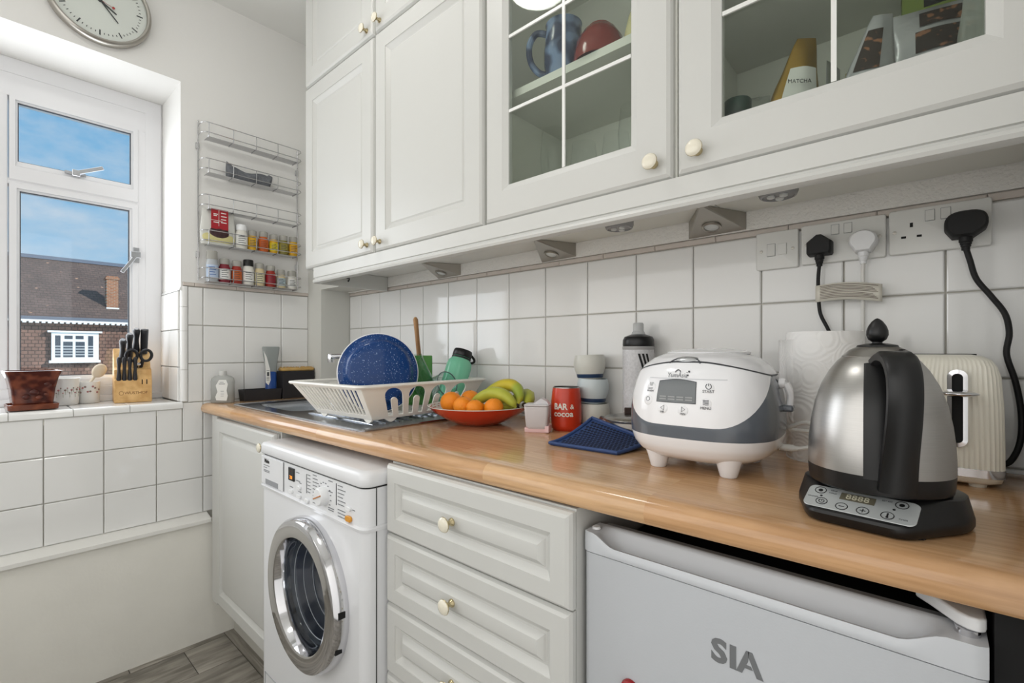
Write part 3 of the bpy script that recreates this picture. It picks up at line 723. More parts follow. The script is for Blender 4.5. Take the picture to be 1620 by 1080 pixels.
# ---- left base unit
bu = thing('base_cabinet', 'white base cupboard with one panelled door under the sink', 'cabinet', (.042, 0, 0))
b = MB(); b.box(.022, .628, -.531, -.012, .158, .715); b.box(.022, .628, -.531, -.485, .715, .876); b.box(.022, .04, -.485, -.012, .715, .876); b.box(.61, .628, -.485, -.012, .715, .876); b.box(.022, .628, -.03, -.012, .715, .876); b.build('body', cab_w, bu, smooth=False)
b = MB(); b.box(.022, .080, -.545, -.531, .158, .875); b.build('filler_strip', cab_w, bu, smooth=False)
d = panel('door', .535, .700, LR, cab_w, bu, (.082, -.552, .168)); knob(d, .478, .655)
b = MB(); b.box(.004, .62, -.462, -.447, 0, .157); b.build('plinth', mat('plinth_paint', (196, 194, 186), .6), bu, smooth=False)

# ---- drawer unit
du = thing('drawer_unit', 'white unit of four panelled drawers between washing machine and fridge', 'cabinet', (1.256, 0, 0))
b = MB(); b.box(0, .489, -.531, -.02, .15, .876); b.build('body', cab_w, du, smooth=False)
DR = [(0, .010), (.003, .004), (.008, 0), (.036, 0), (.0365, .0015), (.048, .010), (.0525, .010), (.0545, .007), (.063, .0005), (.065, 0)]
for z0, z1 in ((.723, .873), (.570, .720), (.417, .567), (.165, .414)):
    d = panel('drawer', .490, z1-z0, DR, cab_w, du, (0, -.552, z0)); knob(d, .222, (z1-z0)/2 if z1-z0 < .2 else .2)
b = MB(); b.box(0, .49, -.46, -.445, 0, .15); b.build('plinth', MATS['plinth_paint'], du, smooth=False)

# ---- washing machine
wm = thing('washing_machine', 'white front-loading washing machine with a chrome porthole', 'washing machine', (.687, 0, 0))
WW = .562; yF = -.598
cx, cz, ro = .316, .527, .183
def body_ring(z, ins=0, y0=yF, r=.024):
    return [(p[0], p[1], z) for p in rrect(ins, WW-ins, y0+ins, -.06-ins, r, 6)]
# shell: sides/back plus a front plate with a round hole
b = MB()
L_ = rrect(0, WW, yF, -.06, .024, 6); nL = len(L_)
zb, zt = .012, .728
base = len(b.v)
# front flat run lies between the two front corners: index of its two end points
iL = max(range(nL), key=lambda i: (abs(L_[i][1]-yF) < 1e-6) and (L_[i][0] < WW/2)*1 or 0)
front = [i for i in range(nL) if abs(L_[i][1]-yF) < 1e-6]
b.v += [Vector((p[0], p[1], zb)) for p in L_]+[Vector((p[0], p[1], zt)) for p in L_]
for i in range(nL):
    j = (i+1) % nL
    if i in front and j in front: continue
    b.face((base+i, base+j, base+nL+j, base+nL+i))
fx0, fx1 = min(L_[i][0] for i in front), max(L_[i][0] for i in front)
N = 72; rin = .150
circ = [(cx+rin*math.cos(2*PI*k/N), cz+rin*math.sin(2*PI*k/N)) for k in range(N)]
rect = [(fx0, zb), (fx1, zb), (fx1, zt), (fx0, zt)]
bb = len(b.v); flat = rect+circ; b.v += [Vector((p[0], yF, p[1])) for p in flat]
for tri in tessellate_polygon([[Vector((p[0], p[1], 0)) for p in rect], [Vector((p[0], p[1], 0)) for p in circ]]): b.face([bb+i for i in tri])
b.face([base+i for i in range(nL)][::-1]); b.face([base+nL+i for i in range(nL)])
b.build('body', white_en, wm, angle=40)
b = MB(); b.loft([body_ring(.729, -.003, yF-.001), body_ring(.736, -.004, yF-.002), body_ring(.740, 0, yF)]); b.build('ledge', white_en, wm, angle=50)
b = MB(); b.loft([body_ring(.740), body_ring(.822)]); cp = b.build('control_panel', white_en, wm, angle=50)
b = MB(); b.loft([body_ring(.8225, .002), body_ring(.8265, .002)]); b.build('shadow_gap', dark, wm, smooth=False)
b = MB(); b.loft([body_ring(.8265, -.003), body_ring(.830, -.005), body_ring(.850, -.005), body_ring(.857, -.001), body_ring(.860, .012)]); b.build('lid', white_en, wm, angle=60)
# detergent drawer
b = MB(); b.box(.012, .156, yF-.0035, yF+.002, .7415, .8205); dd = b.build('detergent_drawer', white_en, wm, bevel=.0015)
b = MB(); b.box(.043, .128, yF-.0042, yF-.0034, .7435, .7575); b.build('handle_recess', mat('recess_grey', (150, 152, 156), .5), dd, smooth=False)
b = MB(); b.add([(.043, yF-.0045, .7555), (.128, yF-.0045, .7555), (.128, yF-.014, .7485), (.043, yF-.014, .7485), (.043, yF-.0045, .7585), (.128, yF-.0045, .7585), (.128, yF-.014, .7515), (.043, yF-.014, .7515)], [(0,1,2,3),(4,7,6,5),(0,4,5,1),(3,2,6,7),(0,3,7,4),(1,5,6,2)]); del b
text('brand_name', 'Miele', .0155, black_pl, wm, face_y(.052, yF-.0038, .808), bold=.0006)
b = MB()
for i, (w_, z) in enumerate(((.040, .7945), (.022, .788), (.040, .7805), (.040, .7765))): b.box(.030, .030+w_, yF-.0038, yF-.0034, z, z+.0022)
tag(b.build('printed_line', grey_pr, wm, smooth=False), kind='stuff')
# display, buttons, dial
b = MB(); b.box(.190, .224, yF-.003, yF+.001, .780, .814); ds = b.build('display', black_pl, wm, bevel=.001)
led = mat('orange_led', (255, 150, 40), .5, emis=1.4)
text('led_digits', '2:0', .012, led, ds, face_y(.207, yF-.0032, .789)); text('led_digits', '1:4', .009, mat('dim_led', (96, 70, 60), .5), ds, face_y(.207, yF-.0032, .806))
for x, z in ((.252, .770), (.205, .752), (.252, .748), (.296, .746)):
    b = MB(); b.prism(rrect(x-.010, x+.010, z-.0045, z+.0045, .004, 4), yF-.005, yF, 'y'); b.build('button', white_pl, wm, bevel=.001)
t_ = MB(); t_.lathe([(.0225, .0), (.0225, .004), (.021, .016), (.0185, .0185), (.0001, .019)], (.384, yF, .776), 36, 'y'); kn = t_.build('dial', white_pl, wm, angle=40)
b = MB(); st = 0; b.box(-.018, .019, -.0205, -.0185, -.0012, .0012); b.xf(Matrix.Translation((.384, yF, .776)) @ Matrix.Rotation(R(-22), 4, 'Y')); b.build('pointer', mat('orange_mark', (190, 120, 50), .5), kn, smooth=False)
b = MB(); b.prism(rrect(.488, .508, .766, .775, .004, 4), yF-.005, yF, 'y'); b.build('button', white_pl, wm, bevel=.001)
b = MB(); b.prism(rrect(.488, .512, .742, .755, .006, 4), yF-.006, yF, 'y'); tag(b.build('button', mat('amber_button', (216, 150, 50), .3), wm, bevel=.0015), 'amber start button')
b = MB()
for i in range(6): b.box(.296, .312+(.004 if i == 4 else 0), yF-.0008, yF-.0001, .810-i*.0085, .8118-i*.0085)
for i in range(9): b.box(.325, .345+.010*((i*7) % 3)/2, yF-.0008, yF-.0001, .815-i*.0085, .8168-i*.0085)
for i in range(6): b.box(.448, .470+.012*((i*5) % 3)/2, yF-.0008, yF-.0001, .812-i*.0085, .8138-i*.0085)
for i in range(3): b.box(.448, .482, yF-.0008, yF-.0001, .757-i*.0075, .7588-i*.0075)
for i in range(12):
    a = R(-120+i*22); b.box(.384+.031*math.sin(a)-.003, .384+.031*math.sin(a)+.003, yF-.0008, yF-.0001, .776+.031*math.cos(a)-.001, .776+.031*math.cos(a)+.001)
for q in ((.232, .250, .806), (.232, .254, .785), (.250, .262, .7815), (.195, .214, .7625), (.245, .262, .7585), (.404, .424, .815), (.404, .424, .79), (.404, .430, .752), (.404, .428, .747), (.512, .522, .7695)): b.box(q[0], q[1], yF-.0008, yF-.0001, q[2], q[2]+.0018)
tag(b.build('printed_line', grey_pr, wm, smooth=False), kind='stuff')
b = MB(); b.box(.2905, .2925, yF-.0008, yF-.0001, .764, .812); b.box(.440, .4425, yF-.0008, yF-.0001, .766, .816); b.box(.1565, .158, yF-.001, yF-.0001, .742, .8205); b.build('printed_rule', dgrey, wm, smooth=False)
# porthole
dr = thing('porthole', None, None, (cx, yF, cz)); dr.parent = wm
b = MB(); b.lathe([(ro, .0), (ro+.001, .006), (ro-.001, .026), (ro-.006, .034), (ro-.012, .037), (.142, .036), (.137, .034), (.132, .020), (.129, .004), (.129, -.005)], seg=72, axis='y'); b.build('chrome_ring', chrome, dr, angle=30)
b = MB()
for zz in (.02, -.075): b.add([], []); 
for zz in (.012, -.072):
    a0 = math.asin(zz/ro); xx = ro*math.cos(a0); b.box(xx-.006, xx+.0012, -.026, -.010, zz-.007, zz+.007)
b.build('hinge_slot', dark, dr, smooth=False)
b = MB(); b.lathe([(.1295, .006), (.125, -.006), (.115, -.05), (.095, -.085), (.06, -.1), (.0001, -.103)], seg=64, axis='y'); pg = b.build('door_glass', glass('porthole_glass', (238, 242, 244)), dr, angle=60)
drum_m = mat('drum_steel', (150, 154, 160), .35, .3)
b = MB(); b.lathe([(.150, .0), (.150, -.03), (.215, -.05), (.215, -.36), (.0001, -.36)], seg=48, axis='y'); b.build('drum', drum_m, dr)
b = MB()
for k, r in enumerate((.121, .112, .100)): b.tube([(r*math.cos(2*PI*q/40), .012+.020*k, r*math.sin(2*PI*q/40)) for q in range(40)], .0012, 5, closed=True)
tag(b.build('glass_rib', mat('rib_grey', (150, 156, 162), .15), dr, angle=60), kind='stuff')
cl = mat('navy_laundry', (88, 116, 190), .9, noise=.35, nscale=22, bump=1, bscale=25)
for k, (x, z, r_) in enumerate(((.045, .03, .075), (.085, -.04, .06), (.0, .075, .05), (-.04, -.085, .06), (.03, -.10, .055))):
    b = MB(); b.sphere((x, .150, z), r_, (1.1, .6, .9), 20, 12)
    for i in range(len(b.v)): b.v[i] += Vector((math.sin(b.v[i].z*90+k), math.cos(b.v[i].x*80), math.sin(b.v[i].x*95+k*2)))*.007
    b.build('laundry', cl, dr, angle=80)
b = MB(); b.add([(.035, yF-.0006, .14), (.20, yF-.0006, .14), (.20, yF-.0006, .06), (.035, yF-.0006, .06)], [(0,1,2,3)])
b = MB(); b.box(.032, .034, yF-.0015, yF, .05, .20); b.box(.032, .30, yF-.0015, yF, .198, .20); b.build('filter_flap_edge', mat('seam_grey', (170, 172, 174), .5), wm, smooth=False)
b = MB()
for x in (.05, .51):
    for y in (-.55, -.11): b.lathe([(.018, 0), (.018, .012)], (x, y, 0), 12, cap0=True)
b.build('foot', black_pl, wm)
b = MB(); b.box(WW-.001, WW+.0004, -.5705, -.5680, .02, .822); b.build('side_seam', mat('dark_seam', (70, 70, 70), .7), wm, smooth=False)

# ---- fridge
fr = thing('fridge', 'white under-counter fridge at the right end of the worktop', 'fridge', (1.752, 0, 0))
FW = .446; yf = -.521
b = MB(); b.box(.004, FW-.004, -.468, -.03, .03, .796); b.build('body', white_pl, fr, bevel=.004)
b = MB(); b.box(.004, FW-.004, -.466, -.452, .796, .838); b.build('top_trim', mat('fridge_trim_grey', (150, 152, 154), .4), fr, bevel=.003)
b = MB(); b.box(.006, FW-.006, -.452, -.03, .796, .799); b.build('top_gap_shade', dark, fr, smooth=False)  # black sheet painting in the shade of the gap above the body
b = MB(); b.loft([[(p[0], p[1], z) for p in rrect(0, FW, yf, -.474, .010, 4)] for z in (.06, .811)]); b.build('door', mat('fridge_door_white', (190, 193, 197), .38, bump=.05, bscale=400), fr, angle=50)
b = MB(); b.box(.008, FW-.008, -.475, -.467, .07, .835); b.build('door_seal', grey_pr, fr, smooth=False)
# scooped handle along the top of the door
b = MB(); rings = []
for k in range(61):
    x = FW*k/60; u = min(x-.012, FW-.028-x)/.04; s_ = max(0, min(1, u)); s_ = s_*s_*(3-2*s_); e_ = max(0, min(1, min(x, FW-x)/.006)); yo = yf+.004*(1-e_)
    lip = .842-.016*s_; dep = lip-.0145*s_
    rings.append([(x, yo, .812), (x, yo-.0015*s_, .815), (x, yo-.002*s_, lip-.006), (x, yo+.001, lip), (x, yo+.006, lip-.001*s_), (x, yo+.012, dep), (x, yo+.022, dep-.004*s_), (x, -.488, dep+.010*s_), (x, -.483, .838+.004*(1-s_)), (x, -.480, .842), (x, -.474, .842), (x, -.474, .812)])
b.loft(rings); b.build('door_handle', mat('fridge_cap_white', (200, 203, 207), .3), fr, angle=55)
b = MB(); b.prism([(.392, -.455), (.404, -.47), (.424, -.499), (.432, -.505), (.440, -.506), (.4455, -.500), (.4455, -.40), (.392, -.40)], .848, .862, 'z'); b.build('hinge_cover', white_pl, fr, bevel=.003)
b = MB(); b.lathe([(.010, .842), (.010, .848)], (.432, -.496, 0), 16, cap0=True, cap1=True); b.build('hinge_pin', chrome, fr)
b = MB(); b.lathe([(.0001, .8455), (.006, .8455), (.007, .842)], (.010, -.50, 0), 14); b.build('cap_plug', white_pl, fr)
sia = mat('fridge_badge_grey', (112, 114, 116), .5)
text('badge', 'S', .040, sia, fr, face_y(.2030, yf-.0004, .7385), bold=.0016, sx=1.05)
b = MB(); b.box(.2160, .2235, yf-.0006, yf-.0001, .7245, .7535); b.build('badge', sia, fr, smooth=False)
b = MB(); A = [(.2235, .7245), (.2305, .7245), (.2375, .7415), (.2385, .7535), (.2350, .7535)]; b.prism(A, yf-.0006, yf-.0001); b.prism([(.2375, .7535), (.2420, .7535), (.2545, .7245), (.2470, .7245), (.2375, .7470)], yf-.0006, yf-.0001); b.prism([(.2335, .7320), (.2425, .7320), (.2405, .7362), (.2350, .7362)], yf-.0007, yf-.0002); b.build('badge', sia, fr, smooth=False)
ep = MB(); ep.box(0, .070, -.500, -.02, 0, .877); ep = ep.build('gap_shade_panel', dark); ep.location = (2.2025, 0, 0); tag(ep, 'added black panel painting in the shade between the fridge and the right-hand wall', 'panel')  # added black box, stands for the unlit gap beside the fridge
o = MB().lathe([(.0001, 0), (.0135, 0), (.014, .002), (.013, .006), (.010, .0085), (.0001, .009)], seg=24, axis='y').build('fridge_magnet', mat('red_magnet', (150, 24, 28), .25)); o.location = (1.832, yf-.0002, .634); tag(o, 'round red magnet on the fridge door', 'magnet')

# ================================================================== WINDOW WALL: clock, spice rack, sill
ck = thing('wall_clock', 'round wall clock with a steel rim above the window', 'clock', (.0, -.872, 2.322))
b = MB(); b.lathe([(.134, .001), (.1415, .004), (.1435, .014), (.1435, .026), (.141, .034), (.136, .0375), (.131, .036), (.129, .030)], seg=72, axis='x'); b.build('rim', nickel, ck, angle=40)
b = MB(); b.lathe([(.1335, .001), (.131, .0255), (.0001, .026)], seg=64, axis='x'); b.build('dial', mat('clock_face', (222, 223, 218), .45), ck, angle=30)
b = MB()
for k in range(60):
    big = k % 5 == 0; a = R(90-6*k); r0, r1, w_ = (.100 if big else .107, .118 if big else .113, .0019 if big else .0011)
    d = Vector((0, math.cos(a), math.sin(a))); n = Vector((0, -math.sin(a), math.cos(a))); x = Vector((.0265, 0, 0))
    b.add([x+d*r0-n*w_, x+d*r1-n*w_, x+d*r1+n*w_, x+d*r0+n*w_], [(0, 1, 2, 3)])
b.build('minute_marks', mat('clock_ink', (50, 52, 54), .5), ck, smooth=False)
def hand(name, ang, l, w_, x, m, tail=.015):
    a = R(90-ang); d = Vector((0, math.cos(a), math.sin(a))); n = Vector((0, -math.sin(a), math.cos(a))); q = MB()
    vs = [d*-tail-n*w_, d*l-n*w_*.7, d*l+n*w_*.7, d*-tail+n*w_]
    q.add([v+Vector((x, 0, 0)) for v in vs]+[v+Vector((x+.001, 0, 0)) for v in vs], [(0,3,2,1),(4,5,6,7),(0,1,5,4),(1,2,6,5),(2,3,7,6),(3,0,4,7)])
    return q.build(name, m, ck, smooth=False)
hand('minute_hand', 139, .074, .0022, .0285, MATS['clock_ink']); hand('hour_hand', 122, .052, .003, .0275, MATS['clock_ink'])
hand('second_hand', 106, .036, .0005, .030, mat('red_enamel', (170, 40, 36), .4))
b = MB(); b.lathe([(.004, .0300), (.004, .0318), (.0001, .0318)], (0, math.cos(R(-16))*.037, math.sin(R(-16))*.037), 12, 'x'); b.build('second_tip', MATS['red_enamel'], ck)
b = MB(); b.lathe([(.006, .026), (.006, .031), (.0001, .032)], seg=16, axis='x'); b.build('hub', MATS['clock_ink'], ck)
b = MB(); b.lathe([(.129, .0330), (.0001, .0335)], seg=48, axis='x'); b.build('cover_glass', clear, ck)

# ---- spice rack: five wire baskets on two uprights
wire = mat('chrome_wire', (196, 196, 198), .22, 1)
rk = thing('spice_rack', 'chrome wire spice rack with five shelves on the wall by the window', 'rack', (0, -.385, 1.39))
def RK(x, y, z): return (x, y+.385, z-1.39)
for y in (-.577, -.190):
    b = MB(); b.tube([RK(.006, y, 1.400), RK(.006, y, 2.025)], .0026, 8); b.build('upright', wire, rk)
    for z in (1.925, 1.50):
        q = MB(); q.box(0, .008, y+.385-.008, y+.385+.004, z-1.39-.012, z-1.39+.012); q.build('wall_clip', wire, rk, bevel=.001)
SHELF = []
for zt in (2.006, 1.867, 1.727, 1.590, 1.445):
    zl = zt-.038; zf = zl-.014; SHELF.append(zf)
    bk = thing('basket', None, None, RK(0, -.385, zt)); bk.parent = rk
    def K(x, y, z): return (x, y+.385, z-zt)
    for z in (zt, zl):
        b = MB(); b.tube([K(.006, -.577, z), K(.046, -.5765, z), K(.060, -.568, z), K(.066, -.556, z), K(.066, -.212, z), K(.060, -.200, z), K(.046, -.1915, z), K(.006, -.190, z)], .0018, 6); b.build('rail', wire, bk)
    for y in (-.556, -.470, -.384, -.298, -.214):
        b = MB(); b.tube([K(.066, y, zt+.001), K(.066, y, zl-.004), K(.060, y, zf-.0015), K(.012, y, zf-.0015)], .0017, 6); b.build('rib', wire, bk)
    b = MB(); b.box(.012, .060, -.556+.385, -.214+.385, zf-zt, zf-zt+.0012); b.build('shelf_plate', wire, bk, smooth=False)
glj = glass('jar_glass', (226, 232, 228), .03)
lid_clear = mat('clear_lid', (176, 174, 166), .2, alpha=.7)
blk_lid = black_pl
def jar(y, zf, h, r, fill, lab, lid, label, lidh=.022, labc=None):
    t = thing('spice_jar', label, 'jar', (.0375, y, zf+.0013), group='spice jars in the wire rack')
    b = MB(); hb = h-lidh
    b.lathe([(.0001, 0), (r*.92, 0), (r, .004), (r, hb*.82), (r*.82, hb*.95), (r*.82, hb)], seg=20); b.build('jar_body', fill, t, angle=50)
    b = MB(); b.lathe([(r*.86, hb-.001), (r*.88, hb+.001), (r*.88, h-.002), (r*.82, h), (.0001, h)], seg=20); b.build('lid', lid, t, angle=50)
    if lab:
        b = MB(); a0, a1 = R(-75), R(75); rr = r+.0006
        b.loft([[(rr*math.cos(a0+(a1-a0)*k/10), rr*math.sin(a0+(a1-a0)*k/10), z) for k in range(11)] for z in (hb*.16, hb*.74)], False, False, False); b.build('label', lab, t)
        b = MB(); rr += .0004
        for i in range(4):
            a0, a1 = R(-45), R(10+12*(i % 2)); z = hb*(.62-.11*i)
            b.loft([[(rr*math.cos(a0+(a1-a0)*k/6), rr*math.sin(a0+(a1-a0)*k/6), q) for k in range(7)] for q in (z, z+.0025)], False, False, False)
        b.build('label_print', labc or dgrey, t)
    return t
z4, z5 = SHELF[3], SHELF[4]
Y = lambda n, c: mat(n, c, .45, noise=.08, nscale=60)
yel, org, olv, red, bro = Y('turmeric_fill', (206, 160, 30)), Y('paprika_fill', (190, 92, 34)), Y('herb_fill', (128, 120, 58)), Y('chilli_fill', (150, 40, 26)), Y('pepper_fill', (92, 70, 52))
wht_f, cream_f, blu_f = Y('salt_fill', (216, 214, 206)), Y('onion_fill', (206, 190, 150)), Y('blue_label_fill', (150, 172, 200))
jar(-.432, z4, .098, .0225, wht_f, lab_w, white_pl, 'tall white-lidded jar with a white label beside the pouch')
jar(-.390, z4, .083, .0185, yel, yel, lid_clear, 'clear-lidded jar of yellow spice next to the white-lidded jar')
jar(-.347, z4, .086, .0195, org, org, lid_clear, 'jar with an orange label on the fourth rack shelf', labc=mat('brown_ink', (110, 48, 22), .6))
jar(-.305, z4, .082, .0185, yel, mat('lemon_label', (216, 196, 30), .5), lid_clear, 'jar with a bright yellow label on the fourth rack shelf')
jar(-.265, z4, .085, .0195, olv, mat('olive_label', (150, 140, 60), .5), lid_clear, 'jar of olive-brown spice second from the right on the fourth shelf')
jar(-.222, z4, .086, .0195, yel, mat('amber_label', (214, 160, 36), .5), lid_clear, 'jar with an amber label at the right end of the fourth shelf')
jar(-.538, z5, .120, .0215, mat('pale_grinder', (176, 180, 184), .3), mat('blue_white_label', (180, 196, 218), .5), lid_clear, 'tall grinder with a pale blue label at the left of the bottom shelf', .032, mat('blue_ink', (50, 90, 160), .5))
jar(-.494, z5, .096, .020, mat('berry_fill', (120, 30, 44), .5), lab_w, lid_clear, 'jar of dark red spice with a white label on the bottom shelf')
jar(-.450, z5, .094, .019, red, org, lid_clear, 'jar with an orange-red label on the bottom rack shelf')
jar(-.406, z5, .104, .0215, wht_f, lab_w, blk_lid, 'jar with a black lid and white label in the middle of the bottom shelf', .026)
jar(-.362, z5, .096, .019, cream_f, mat('cream_label', (216, 210, 176), .5), lid_clear, 'jar with a cream label on the bottom shelf')
jar(-.318, z5, .092, .020, red, mat('crimson_label', (150, 22, 38), .4), lid_clear, 'jar with a crimson label on the bottom shelf')
jar(-.275, z5, .080, .0185, cream_f, mat('grey_blue_label', (176, 192, 196), .5), lid_clear, 'jar with a grey-blue label second from the right on the bottom shelf')
jar(-.228, z5, .080, .020, wht_f, lab_w, lid_clear, 'jar with a white label at the right end of the bottom shelf')
# resealable pouch
pw = mat('clear_white_pouch', (222, 222, 216), .25, alpha=.8, bump=.3, bscale=40)
t = thing('spice_pouch', 'clear and cream resealable pouch with a red label standing in the rack', 'bag', (.036, -.516, z4+.0015), R(90))
rings = []
for i in range(13):
    f = i/12; ww = .060*(1+.06*math.sin(f*5)); d = .017*math.sin(PI*min(1, .3+.7*f))**.7+.0012
    rings.append([(math.cos(a)*ww, math.sin(a)*d, .142*f) for a in [2*PI*k/20 for k in range(20)]])
b = MB(); b.loft(rings); b.build('pouch', pw, t, angle=70)
b = MB(); b.box(-.030, .030, -.0195, -.0185, .062, .140); lb = b.build('red_label', mat('red_label', (160, 22, 34), .45), t, smooth=False)
b = MB()
for q in ((-.030, .010, .094, .0955), (-.004, -.0028, .074, .139)): b.box(q[0], q[1], -.0199, -.0195, q[2], q[3])
for k, (x, z, w_) in enumerate(((-.022, .118, .016), (-.022, .112, .012), (-.022, .086, .018), (.004, .125, .018), (.004, .112, .02), (.004, .100, .018), (.004, .088, .02))): b.box(x, x+w_, -.0199, -.0195, z, z+.0035)
b.build('label_print', lab_w, t, smooth=False)
b = MB(); b.sphere((0, -.0155, .048), .034, (1, .14, .95), 20, 10); b.build('dark_window', mat('peppercorns', (62, 36, 38), .4, noise=.4, nscale=90, bump=.6, bscale=120), t)
b = MB(); b.sphere((0, -.010, .028), .058, (1, .16, .46), 20, 10); b.build('cream_panel', mat('cream_pouch', (206, 198, 140), .4), t)
# folded charcoal cloth
t = MB(); rings = []
for i in range(25):
    f = i/24; y = -.487+.17*f; h = .046+.006*math.sin(f*9+1)+(.016*(1-f*12) if f < .085 else 0)+(.008 if f > .9 else 0); tw = .017+.003*math.sin(f*14)
    if f in (0, 1): tw *= .5
    rings.append([(.038+tw*math.cos(a), y+.006*math.sin(a)*(1 if i else 0), SHELF[1]+.002+h*.5+h*.5*math.sin(a)) for a in [2*PI*k/16 for k in range(16)]])
t.loft(rings); o = t.build('folded_cloth', mat('charcoal_cloth', (112, 115, 120), .95, noise=.15, nscale=80, bump=.8, bscale=300), angle=70)
tag(o, 'dark charcoal folded cloth pouch on the second rack shelf', 'cloth')

# ---- on the sill: planter, mugs, knife block
SZ = .9275
gz = speckle('brown_glaze', (74, 34, 28), (122, 66, 48), 40, .45, .7, .1)
def planter(loc, rot, sc, label):
    t = thing('planter', label, 'plant pot', loc, rot)
    def sq(w, d, r, z):
        w *= .9
        return [(p[0], p[1], z) for p in rrect(-w*sc, w*sc, -d*sc, d*sc, r*sc, 5)]
    b = MB(); b.loft([sq(.052, .042, .008, .016*sc), sq(.054, .044, .008, .03*sc), sq(.058, .048, .008, .07*sc), sq(.066, .056, .009, .108*sc), sq(.0735, .0635, .010, .125*sc), sq(.0745, .0645, .010, .129*sc), sq(.070, .060, .009, .130*sc), sq(.062, .052, .008, .108*sc), sq(.05, .04, .006, .05*sc)]); b.build('pot', gz, t, angle=50)
    b = MB(); b.loft([sq(.058, .048, .012, 0), sq(.066, .056, .014, .003*sc), sq(.068, .058, .014, .020*sc), sq(.064, .054, .012, .021*sc), sq(.06, .05, .01, .012*sc)]); b.build('saucer', speckle('brown_saucer_glaze', (104, 54, 36), (132, 74, 50), 30, .45, .7, .15) if 'brown_saucer_glaze' not in MATS else MATS['brown_saucer_glaze'], t, angle=50)
    for x, z, rr in ((-.018, .045, .010), (.0, .06, .012), (.030, .085, .008), (.012, .042, .009), (.028, .052, .006)):
        q = MB(); q.sphere((x*sc, -(.049+(z-.03)*.12)*sc, z*sc), rr*sc, (1, .35, .8), 14, 8); q.build('relief_flower', gz, t)
    return t
planter((-.088, -1.030, SZ), R(93), 1.0, 'dark brown glazed square planter on a saucer on the window sill')
mugw = mat('white_china', (228, 228, 226), .15, coat=.3)
t = thing('flower_mug', 'white china beaker with a frieze of small flowers on the sill', 'mug', (-.197, -.945, SZ))
b = MB(); b.lathe([(.0001, .003), (.040, 0), (.043, .004), (.0445, .05), (.0450, .088), (.0465, .096), (.0445, .096), (.043, .088), (.041, .008), (.0001, .007)], seg=40); b.build('body', mugw, t, angle=50)
b = MB()
ink = [mat('flower_red', (170, 112, 112), .5), mat('flower_brown', (140, 118, 110), .5), mat('flower_green', (160, 168, 150), .5)]
for k in range(26):
    a = R(-110+k*7.5); z = .054+.010*math.sin(k*2.1); rr = .0452; b.m = k % 2
    q = len(b.v); b.sphere((rr*math.cos(a), rr*math.sin(a), z), .0022+.0010*(k % 3 == 0), (1, 1, 1), 8, 5); b.m = 2; b.tube([(rr*math.cos(a), rr*math.sin(a), z), (rr*math.cos(a+.02), rr*math.sin(a+.02), z-.016)], .0006, 4)
b.build('flower_print', ink, t)
t = thing('small_flower_mug', 'small white flowered mug behind the beaker, a pale ladle resting in it', 'mug', (-.222, -.874, SZ))
b = MB(); b.lathe([(.0001, .003), (.030, 0), (.033, .004), (.035, .08), (.033, .08), (.031, .008), (.0001, .006)], seg=32); b.build('body', mugw, t, angle=50)
b = MB()
for k in range(12):
    a = R(-80+k*12); rr = .0347; b.m = k % 2; b.sphere((rr*math.cos(a), rr*math.sin(a), .052+.012*math.sin(k*1.7)), .0035, (1, 1, 1), 8, 5)
b.build('flower_print', ink[:2], t)
t = thing('wooden_spoon', 'pale wooden spoon leaning out of the small flowered mug', 'spoon', (-.222, -.874, SZ))
b = MB(); b.tube([(-.005, -.02, .009), (.004, .004, .072), (.010, .018, .100)], .0045, 8)
q = len(b.v); b.sphere((0, 0, 0), .022, (.42, .95, 1.25), 16, 10); b.xf(Matrix.Translation((.016, .030, .120)) @ Matrix.Rotation(R(-28), 4, 'X'), q)
b.build('spoon', mat('pale_wood', (206, 192, 170), .6), t)

kb = thing('knife_block', 'pale wooden knife block on the window sill', 'knife block', (-.170, -.751, SZ), R(84))
# local frame: -y is the front
kw = wood('beech_block', (196, 152, 92), (222, 182, 122), (30, 6, 30), .5)
b = MB(); b.prism([(-.060, 0), (.085, 0), (.085, .03), (.045, .205), (-.010, .132), (-.04, .124), (-.052, .088), (-.060, .085)], -.056, .056, 'x'); b.build('block', kw, kb, bevel=.002)
text('brand_mark', 'WUSTHOF', .0145, mat('burnt_mark', (120, 80, 44), .7), kb, face_y(.008, -.0604, .036)); b = MB(); b.lathe([(.0075, .0002), (.0075, .0006), (.0062, .0006), (.0062, .0002)], (-.036, -.060, .036), 20, 'y'); b.build('brand_mark', MATS['burnt_mark'], kb)
b = MB()
for x in (.026, .040): b.box(x-.0015, x+.0015, -.0606, -.054, .068, .086)
for z in (.16, .18, .20): b.box(-.05, -.02, -.001, .03, z, z+.003) if False else None
b.build('slot', dark, kb, smooth=False)
kM = kb.matrix_basis if False else (Matrix.Translation(kb.location) @ Matrix.Rotation(R(84), 4, 'Z'))
handle_m = mat('knife_handle_black', (34, 34, 38), .4)
